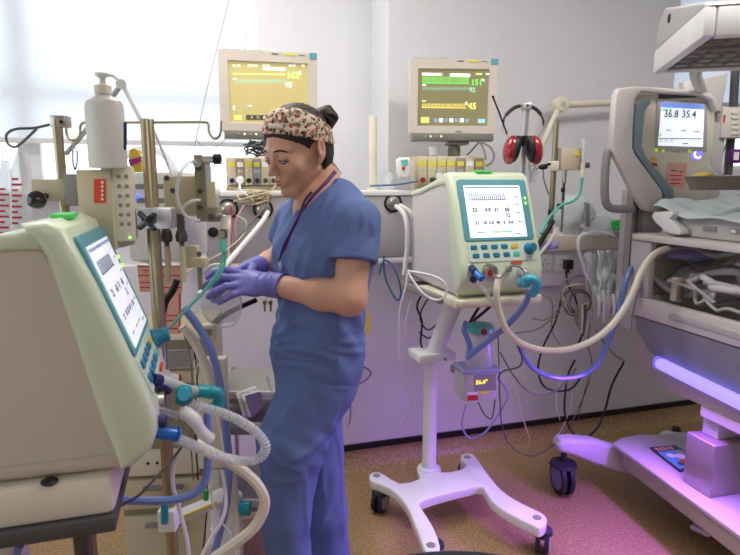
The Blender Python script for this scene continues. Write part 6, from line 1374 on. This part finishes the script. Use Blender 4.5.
for s_, pts in ((-1, [(503.5, 124, 2.27), (502, 130, 2.27), (507, 135, 2.27), (511, 141, 2.27)]), (1, [(543.5, 124, 2.27), (544, 128, 2.27), (541, 132, 2.27), (537, 140, 2.27)])):
    b = B(); b.tube(PP(pts), .0022, 'steel'); obj('wire', b, t)
for i, (x, y, a_) in enumerate(((511, 150, .32), (535, 150, -.32))):
    rot = Matrix.Rotation(a_ * .5, 3, 'Y'); sx = -1 if i == 0 else 1
    b = B(); b.ball(at(x, y, 2.27), (.030, .040, .056), 'red_gloss', 24, rot=rot); cp = obj('ear_cup', b, t, label='glossy red ear cup')
    b = B(); b.ball(at(x - sx * 4.5, y - 1, 2.262), (.018, .040, .052), 'black', 20, rot=rot); obj('cushion', b, cp)
b = B(); b.tube(PP([(493, 97, 2.26), (500, 115, 2.26), (507, 134, 2.26)]), .0035, 'black'); b.ball(at(493, 97, 2.26), .0055, 'black', 10); obj('antenna', b, t, label='black stub aerial')
nest('lead_bundle', 'pinkish clear tubing dangling under the right ear cup', 'tubing', at(533, 172, 2.32), (.02, .01, .05), 18, .0025, 'clear_soft', 9)
# second IV pole with flow meter box
t = thing('drip_pole', 'thin steel pole with beige flow box, right of the ear defenders', 'pole', (at(556, 121, 2.62).x, 2.62, 1.13))
b = B(); b.tube([at(556.5, 121, 2.62), at(552, 200, 2.62), at(549.5, 233, 2.62)], .0125, 'steel_warm', sm=2, seg=14); obj('pole', b, t)
b = B(); pbox(b, 551, 560, 161, 171, 2.59, .05, 'cream', 0, .003); obj('clamp', b, t, label='cream clamp')
b = B(); pbox(b, 562, 582, 148, 170, 2.58, .07, 'beige', .1, .003); pbox(b, 560, 563, 148, 170, 2.585, .06, 'grey', .1, .002); fb = obj('flow_box', b, t)
b = B(); pbox(b, 576, 580, 151, 156, 2.578, .004, 'yellow', .1, 0); obj('sticker', b, fb)
b = B(); b.cyl(at(583, 166, 2.57), at(589, 165, 2.57), .012, 'grey_dark'); obj('knob', b, fb)
b = B(); b.cyl(at(583.5, 139, 2.56), at(583.5, 163, 2.56), .0085, 'clear_soft'); b.cyl(at(583, 163, 2.56), at(583, 176, 2.56), .010, 'cream'); obj('flow_tube', b, t)
b = B(); b.cyl(at(582, 178, 2.56), at(581, 190, 2.56), .008, 'green_tube', r1=.005); b.tube(PP([(581, 189, 2.56), (579, 196, 2.56), (571, 202, 2.56), (562, 205, 2.55), (552, 214, 2.5), (545, 224, 2.45), (541, 234, 2.4)]), .006, 'green_tube'); obj('oxygen_tube', b, t, label='pale green oxygen tube')
b = B(); b.cyl(at(565, 170, 2.57), at(564, 183, 2.57), .010, 'steel'); b.cyl(at(564, 183, 2.57), at(563, 200, 2.57), .006, 'steel_dark'); b.cyl(at(563, 188, 2.565), at(563, 192, 2.565), .009, 'black'); b.tube(PP([(563, 200, 2.57), (561.5, 232, 2.6)]), .005, 'cable_grey', sm=1); obj('hanging_coupler', b, t)
b = B(); b.ball(at(543, 167, 2.56), (.022, .014, .012), 'black', 12); b.tube(PP([(536, 169, 2.56), (543, 166, 2.56), (550, 164, 2.58)]), .006, 'black'); b.tube(PP([(543, 168, 2.56), (544, 180, 2.56), (549, 195, 2.57)]), .0035, 'cable_grey'); obj('probe_hook', b, t, label='black probe hook')
for x, y in ((550, 212), (559, 206)):
    b = B(); b.cyl(at(x - 1.5, y, 2.6), at(x + 3, y + .5, 2.6), .012, 'black'); obj('collar', b, t)
cable('hose', 'black sleeved tube slanting from ledge behind the middle ventilator', 'tube', [(553, 221, 2.35), (543, 238, 2.3), (533, 253, 2.25)], .010, 'black')
cable('tube', 'white tube slanting beside the black sleeved tube', 'tube', [(558, 228, 2.34), (546, 246, 2.28), (532, 262, 2.22)], .007, 'tube_white')
# hinged wall arm
pv0 = wp(560, 105, D2 - .12)
t = thing('wall_arm', 'cream hinged arm on the wall above the flow box', 'arm', pv0)
b = B(); A_ = pv0; Bq = wp(640, 101.5, D2 - .10); b.tube([A_, Bq], .018, 'cream', sm=1, seg=14); obj('upper_arm', b, t)
b = B(); b.tube([pv0, wp(552, 122, D2 - .15), wp(541, 148, D2 - .2)], .014, 'cream', sm=2, seg=12); obj('lower_arm', b, t)
b = B(); b.cyl(pv0 - WN * .03, pv0 + WN * .03, .040, 'cream', bev=.006, seg=28); b.cyl(pv0 - WN * .032, pv0 - WN * .03, .016, 'grey_light'); obj('pivot', b, t)
b = B(); b.tube([Bq, wp(645, 101, D2 - .03)], .02, 'cream', sm=1); obj('mount', b, t)
# boxed ledge with sockets
s1_, s2_ = ws(532, -.02, 240), ws(632, -.02, 240)
t = wthing('socket_trunking', 'cream boxed wall ledge with mains sockets, left of the warmer', 'trunking', (s1_ + s2_) / 2, 0, 1.02)
zl0, zl1 = wz(590, 249, -.03), wz(590, 234, -.03)
b = B(); wbox(b, s1_, s2_, -.07, -.001, zl0, zl1, 'cream', .005); obj('ledge', b, t)
zs1 = wz(590, 283, -.03)
b = B(); wbox(b, s1_, s2_, -.045, -.001, zs1, zl0 - .001, 'panel_white', .004); obj('socket_panel', b, t)
for px in (545, 562, 590):
    s_ = ws(px, -.05, 262); z_ = wz(px, 263, -.05)
    b = B(); wbox(b, s_ - .042, s_ + .042, -.052, -.045, z_ - .042, z_ + .042, 'white', .004); so = obj('socket', b, t)
    b = B()
    for dx, dz in ((0, .018), (-.012, -.006), (.012, -.006)): wbox(b, s_ + dx - .004, s_ + dx + .004, -.0528, -.0518, z_ + dz - .003, z_ + dz + .003, 'grey_dark')
    obj('socket_holes', b, so)
t = thing('mains_plug', 'black mains plug in the wall socket', 'plug', wp(566, 262, -.08))
b = B(); o = wp(566, 264, -.055); b.box(o - WN * .02, (.048, .034, .052), 'black', rot=WA, bev=.008, seg=3); b.tube([o - WN * .02 + Vector((0, 0, -.02)), o - WN * .02 + Vector((0, 0, -.045))], .008, 'black', sm=1); obj('plug_body', b, t)
# stuff on the ledge
blob('plastic_bag', 'crumpled white bag standing on the ledge beside the thin steel pole', 'bag', 574, 215, 3.02, (.10, .05, .10), 'cloth_white', 8, .18)
blob('plastic_bag', 'low clear white bag on the ledge, right of the tall crumpled one', 'bag', 600, 226, 2.98, (.09, .05, .05), 'clear_soft', 5, .2)
b = B(); b.prism([at(x, y, 2.92) for x, y in ((585, 202), (590, 204), (590, 226), (586, 227))], (0, .02, 0), 'grey', bev=.003); top('package_strip', b, 'dark striped edge of a package behind the white bags', 'package')
def drape(name, label, cat, quad, Y0, m, amp, seed, thick=.01, Y1=None):
    b = B(); q = [Vector(at(x, y, Yq)) for x, y, Yq in quad]
    def f(u, v):
        p = q[0].lerp(q[1], u).lerp(q[3].lerp(q[2], u), v); return p + Vector((0, -1, .6)) * amp * (noise.noise(Vector((u * 4, v * 3, seed))) + .5 * noise.noise(Vector((u * 9, v * 7, seed + 5))))
    b.grid(f, 28, 16, m); o = top(name, b, label, cat, sharp=0); md = o.modifiers.new('thick', 'SOLIDIFY'); md.thickness = thick; return o
drape('cloth', 'green folded cloth on the ledge beside the warmer column', 'cloth', [(608, 224, 2.95), (625, 219, 2.95), (624, 232, 2.9), (615, 233, 2.9)], 0, 'green', .015, 2)
b = B(); pbox(b, 613, 627, 232, 238, 2.75, .05, 'grey', WA, .008); top('grey_clip', b, 'small grey block at the ledge end by the warmer column', 'block')
nest('lead_bundle', 'blue grey crumpled wrap on the ledge\'s left end', 'wrap', at(546, 246, 2.4), (.05, .02, .02), 26, .008, 'lilac', 21)
# coil of grey leads on a hook under the sockets
t = thing('cable_coil', 'coil of grey leads hanging under the black plug', 'cable coil', at(578, 330, 2.6))
cc = at(577, 297, 2.58); rn = random.Random(5)
for k in range(7):
    b = B(); a0 = rn.uniform(.045, .068); b0 = rn.uniform(.05, .105); ox = rn.uniform(-.012, .012); oz = rn.uniform(-.03, .01); oy = rn.uniform(-.03, .02)
    b.tube([cc + Vector((ox + a0 * math.cos(q), oy + .01 * math.sin(3 * q), oz + b0 * math.sin(q))) for q in [j * math.pi / 6 for j in range(12)]], .0042, ['cable_grey', 'cable_cream', 'grey_dark'][k % 3], closed=True, sm=3); obj('loop', b, t)
for k in range(4):
    b = B(); b.tube([cc + Vector((-.01 + k * .012, -.03, -.03)), cc + Vector((-.012 + k * .014, -.035, -.09)), cc + Vector((.0 + k * .008, -.035, -.13 - .015 * k))], .006, ['cable_grey', 'grey', 'cable_cream', 'grey_dark'][k], seg=8); obj('lead_end', b, t)
for i, (x0, x1, y0, y1, m, l) in enumerate(((586, 600, 254, 312, 'clear_soft', 'clear ribbed package hanging by the coil of leads'), (597, 614, 250, 308, 'cloth_white', 'pale mint package hanging in the middle below the ledge'), (610, 622, 252, 318, 'clear_dim', 'clear package hanging nearest the warmer column'))):
    drape('package', l, 'package', [(x0, y0, 2.70), (x1, y0 + 2, 2.72), (x1 + 1, y1, 2.66), (x0 + 2, y1 - 3, 2.64)], 0, m, .035, 30 + i, .012)
for k in range(7):
    x = 588 + k * 5; b = B(); b.tube(PP([(x, 290 + (k % 3) * 2, 2.6), (x + 1, 305, 2.59), (x + (k % 2), 322 - (k % 3) * 3, 2.6)]), .009, ['clear_soft', 'grey_light', 'tube_white'][k % 3], seg=8); top('tube', b, 'one of the short pale tubes hanging in a row left of the warmer column', 'tube', 'short tubes hanging beside the warmer')
cable('tube', 'clear tube arched over the ledge beside the sockets', 'tube', [(588, 280, 2.5), (582, 262, 2.5), (578, 244, 2.5), (582, 235, 2.52), (600, 232, 2.55), (616, 236, 2.6)], .007, 'clear_soft')
# ---------------------------------------------------------------- things on the warmer
def bp(px, py, z): # pixel on a horizontal plane
    return onz(px, py, z)
# tubes and packets in the drawer
rn = random.Random(31); zc0 = zb + .02
for k in range(64):
    P = []; a = rn.uniform(.03, .8); x = rn.uniform(.07, .5); zh_ = rn.uniform(.01, .07 + .30 * x); dirx = rn.choice((-1, 1)); r = rn.choice((.007, .010, .014))
    for j in range(6): P.append(bed(min(1.15, max(.03, a + j * .09 * rn.uniform(.5, 1.2))), min(WX - .06, max(.06, x + dirx * j * .035 + rn.uniform(-.05, .05))), zt + zh_ + rn.uniform(-.04, .035) + .01 * j * (5 - j) / 3))
    b = B(); m = rn.choice(['clear_soft', 'cable_grey', 'tube_white', 'clear_soft', 'grey_light']); b.tube(P, r, m, seg=10, sm=8); top('tube', b, 'one of the pale and grey tubes lying loosely tangled in the warmer drawer', 'tube', 'tubes tangled in the warmer drawer')
for i, (a, x, m, l) in enumerate(((.45, .45, 'yellow_pack', 'white packet with lime edge in the warmer drawer, the left one'), (.62, .50, 'yellow_pack', 'white packet with lime edge in the warmer drawer, the right one'))):
    t = thing('dressing_packet', l, 'packet', bed(a, x, zt + .02)); b = B(); b.box(bed(a, x, zt + .15), (.11, .12, .018), 'paper_white', rot=BA + R(20), bev=.006); obj('packet', b, t)
    b = B(); b.box(bed(a + .01, x + .05, zt + .152), (.02, .10, .020), 'lime_edge' if 'lime_edge' in M else mat('lime_edge', (205, 225, 90), .5), rot=BA + R(20), bev=.004); obj('edge', b, t, label='lime green edge')
b = B(); b.box(bed(.14, .10, zt + .045), (.035, .03, .10), 'cream', rot=BA, bev=.004); b.box(bed(.161, .10, zt + .045), (.018, .012, .07), 'beige_dark', rot=BA, bev=.002); top('plastic_clip', b, 'cream rectangular plastic clip standing in the warmer drawer', 'clip')
cable('hose', 'grey corrugated hose arching in the warmer drawer\'s left corner', 'hose', [(636, 300, 2.4), (640, 280, 2.4), (650, 262, 2.4), (666, 251, 2.4), (690, 248, 2.38), (715, 256, 2.3), (735, 252, 2.25)], .010, 'clear_soft')
cable('cable', 'dark lead arching over the tubes in the warmer drawer', 'cable', [(632, 318, 2.36), (640, 285, 2.4), (652, 262, 2.42), (668, 250, 2.42), (690, 262, 2.36), (740, 300, 2.1)], .005, 'cable_grey')
blob('plastic_bag', 'big crumpled clear bag filling the back of the warmer drawer', 'bag', 712, 282, 2.42, (.17, .12, .085), 'clear_soft', 15, .22)
blob('plastic_bag', 'blue tinted clear bag under the warmer shelf', 'bag', 692, 255, 2.38, (.10, .05, .022), 'lilac', 12, .25)
# cloth over mattress, basket, notice
zTop = zR + .086
b = B()
def f(u, v):
    a = .06 + u * 1.12; x = .03 + v * (WX - .08); e = min(1, v / .08); z = zTop + .02 + .035 * noise.noise(Vector((u * 5, v * 4, 1))) + .018 * noise.noise(Vector((u * 14, v * 11, 3)))
    z = z * e + (1 - e) * (zTop - .005 + .012 * noise.noise(Vector((u * 9, 0, 6)))) ; z += .04 * math.exp(-((u - .02) / .08) ** 2)
    return bed(a, x - (.01 if e < 1 else 0), z)
b.grid(f, 70, 40, 'cloth_white'); o = top('mattress_sheet', b, 'rumpled pale mint sheet spread over the warmer mattress', 'sheet', sharp=0); md = o.modifiers.new('t', 'SOLIDIFY'); md.thickness = .006
t = thing('basket', 'grey brown oval dish of dressings on the warmer sheet', 'dish', bed(.32, .36, zTop + .05))
bc = at(716, 190, 2.12); b = B()
lat(b, [(0, 0), (.085, 0), (.105, .045), (.110, .046), (.108, .050), (.100, .048), (.082, .006), (0, .006)], bc, 'basket', 1.05, .75, 40); obj('bowl', b, t)
blob('dressing_packet', 'yellow packet lying in the oval dish', 'packet', 703, 176, 2.10, (.03, .03, .012), 'yellow_button', 4, .2)
for i in range(3):
    b = B(); x = 706 + i * 5; b.tube(PP([(x - 3, 168, 2.10), (x + 4, 172, 2.09), (x + 11, 184, 2.08)]), .005, 'clear_soft' if i != 1 else 'tube_cream'); top('syringe', b, ['clear syringe tube in the oval dish, leftmost', 'cream syringe tube in the oval dish, middle one', 'clear syringe tube in the oval dish, rightmost'][i], 'syringe')
# drip pole behind the warmer with pump
t = thing('drip_pole', 'dark pole with white pump box in front of the right window', 'pole', at(730, 170, 2.75))
b = B(); b.tube([at(737, 40, 2.75), at(733, 110, 2.75), at(728, 175, 2.75)], .018, 'grey_dark', sm=2, seg=14); obj('pole', b, t)
b = B(); pbox(b, 722, 748, 107, 138, 2.68, .09, 'bed_white', 0, .006); pbox(b, 717, 723, 110, 134, 2.70, .07, 'grey', 0, .004); pu = obj('pump', b, t)
for k in range(5):
    b = B(); pbox(b, 732, 739, 111 + k * 5.2, 114 + k * 5.2, 2.675, .006, 'cream', 0, .002); obj('button', b, pu)
b = B(); pbox(b, 723.5, 725, 115, 123, 2.678, .006, 'red', 0, 0); obj('sticker', b, pu, label='red sticker')
b = B(); pbox(b, 731, 742, 149, 163, 2.72, .03, 'purple', 0, .002); pbox(b, 734, 739, 152, 160, 2.703, .002, 'paper_white', 0, 0); top('purple_box', b, 'small purple box with white mark before the right window', 'box')
cable('cable', 'thin dark cable beside the dark pole at the right window', 'cable', [(729, 138, 2.72), (724, 150, 2.72), (720, 160, 2.72), (716, 170, 2.7)], .003, 'grey_dark')
# magazine on the base platform
q = [onz(649.5, 447.5, .262), onz(675, 445.5, .262), onz(704, 463, .262), onz(680, 471.5, .262)]
t = thing('magazine', 'comic style magazine with blue cover lying on the warmer\'s base', 'magazine', (q[0] + q[2]) / 2)
q = [Vector((p.x, p.y, .258)) for p in q]
def mg(u, v, z=0.): p = q[0].lerp(q[1], u).lerp(q[3].lerp(q[2], u), v); p.z += z; return p
dm('cover_dark', (60, 40, 48), .4); dm('cover_blue', (90, 170, 200), .4)
b = B(); b.prism([mg(0, 0), mg(1, 0), mg(1, 1), mg(0, 1)], (0, 0, .006), 'cover_dark'); mm = obj('cover', b, t)
b = B(); b.prism([mg(.06, .24, .006), mg(.94, .24, .006), mg(.94, .95, .006), mg(.06, .95, .006)], (0, 0, .0005), 'cover_blue')
for (u, v, r, m) in ((.35, .45, .020, 'paper_white'), (.62, .55, .024, 'paper_white'), (.5, .75, .018, 'orange_red'), (.3, .8, .014, 'cover_dark'), (.75, .8, .016, 'cover_dark'), (.8, .38, .012, 'yellow_button')): b.lathe([(0, .0014), (r, .0012), (r, .0)], mg(u, v, .0062), m, seg=14)
obj('picture', b, mm)
b = B(); xd = (mg(1, 0) - mg(0, 0)).normalized(); yd = (mg(0, 0) - mg(0, 1)); yd = (yd - xd * yd.dot(xd)).normalized()
for k, (x0, x1) in enumerate(((.12, .22), (.26, .36), (.40, .50), (.54, .62), (.66, .78))): b.prism([mg(x0, .06 + .02 * (k % 2), .006), mg(x1, .05, .006), mg(x1 - .02, .19, .006), mg(x0 + .01, .2, .006)], (0, 0, .0008), 'paper_pink')
obj('title_marks', b, mm)
# round dark stool top at the bottom edge
t = thing('round_table', 'dark navy round table top cutting the bottom edge of the photo', 'table', (.0, 1.2, 0)); zS2 = .75
A_, Bq = onz(391, 556, zS2), onz(520, 556, zS2); r_ = .32; tc = (A_ + Bq) / 2; ptop = onz(452, 546.5, zS2); cy = ptop.y - r_
t.location = (ptop.x, cy, 0); MW[t.name] = Matrix.Translation(t.location)
b = B(); b.lathe([(0, zS2 - .05), (r_ - .01, zS2 - .05), (r_, zS2 - .035), (r_, zS2 - .012), (r_ - .012, zS2), (0, zS2)], (ptop.x, cy, 0), 'stool_navy' if 'stool_navy' in M else mat('stool_navy', (20, 30, 48), .35), seg=48); obj('tabletop', b, t)
b = B(); b.cyl((ptop.x, cy, .09), (ptop.x, cy, zS2 - .05), .025, 'steel'); obj('post', b, t)
b = B()
for k in range(5): a_ = k * 2 * math.pi / 5; b.tube([(ptop.x, cy, .10), (ptop.x + r_ * .9 * math.cos(a_), cy + r_ * .9 * math.sin(a_), .06)], .014, 'black', sm=2)
obj('base', b, t)
for k in range(5): a_ = k * 2 * math.pi / 5; caster(t, (ptop.x + r_ * .9 * math.cos(a_), cy + r_ * .9 * math.sin(a_), 0), a_, r=.024, wd=.026, top=.06)
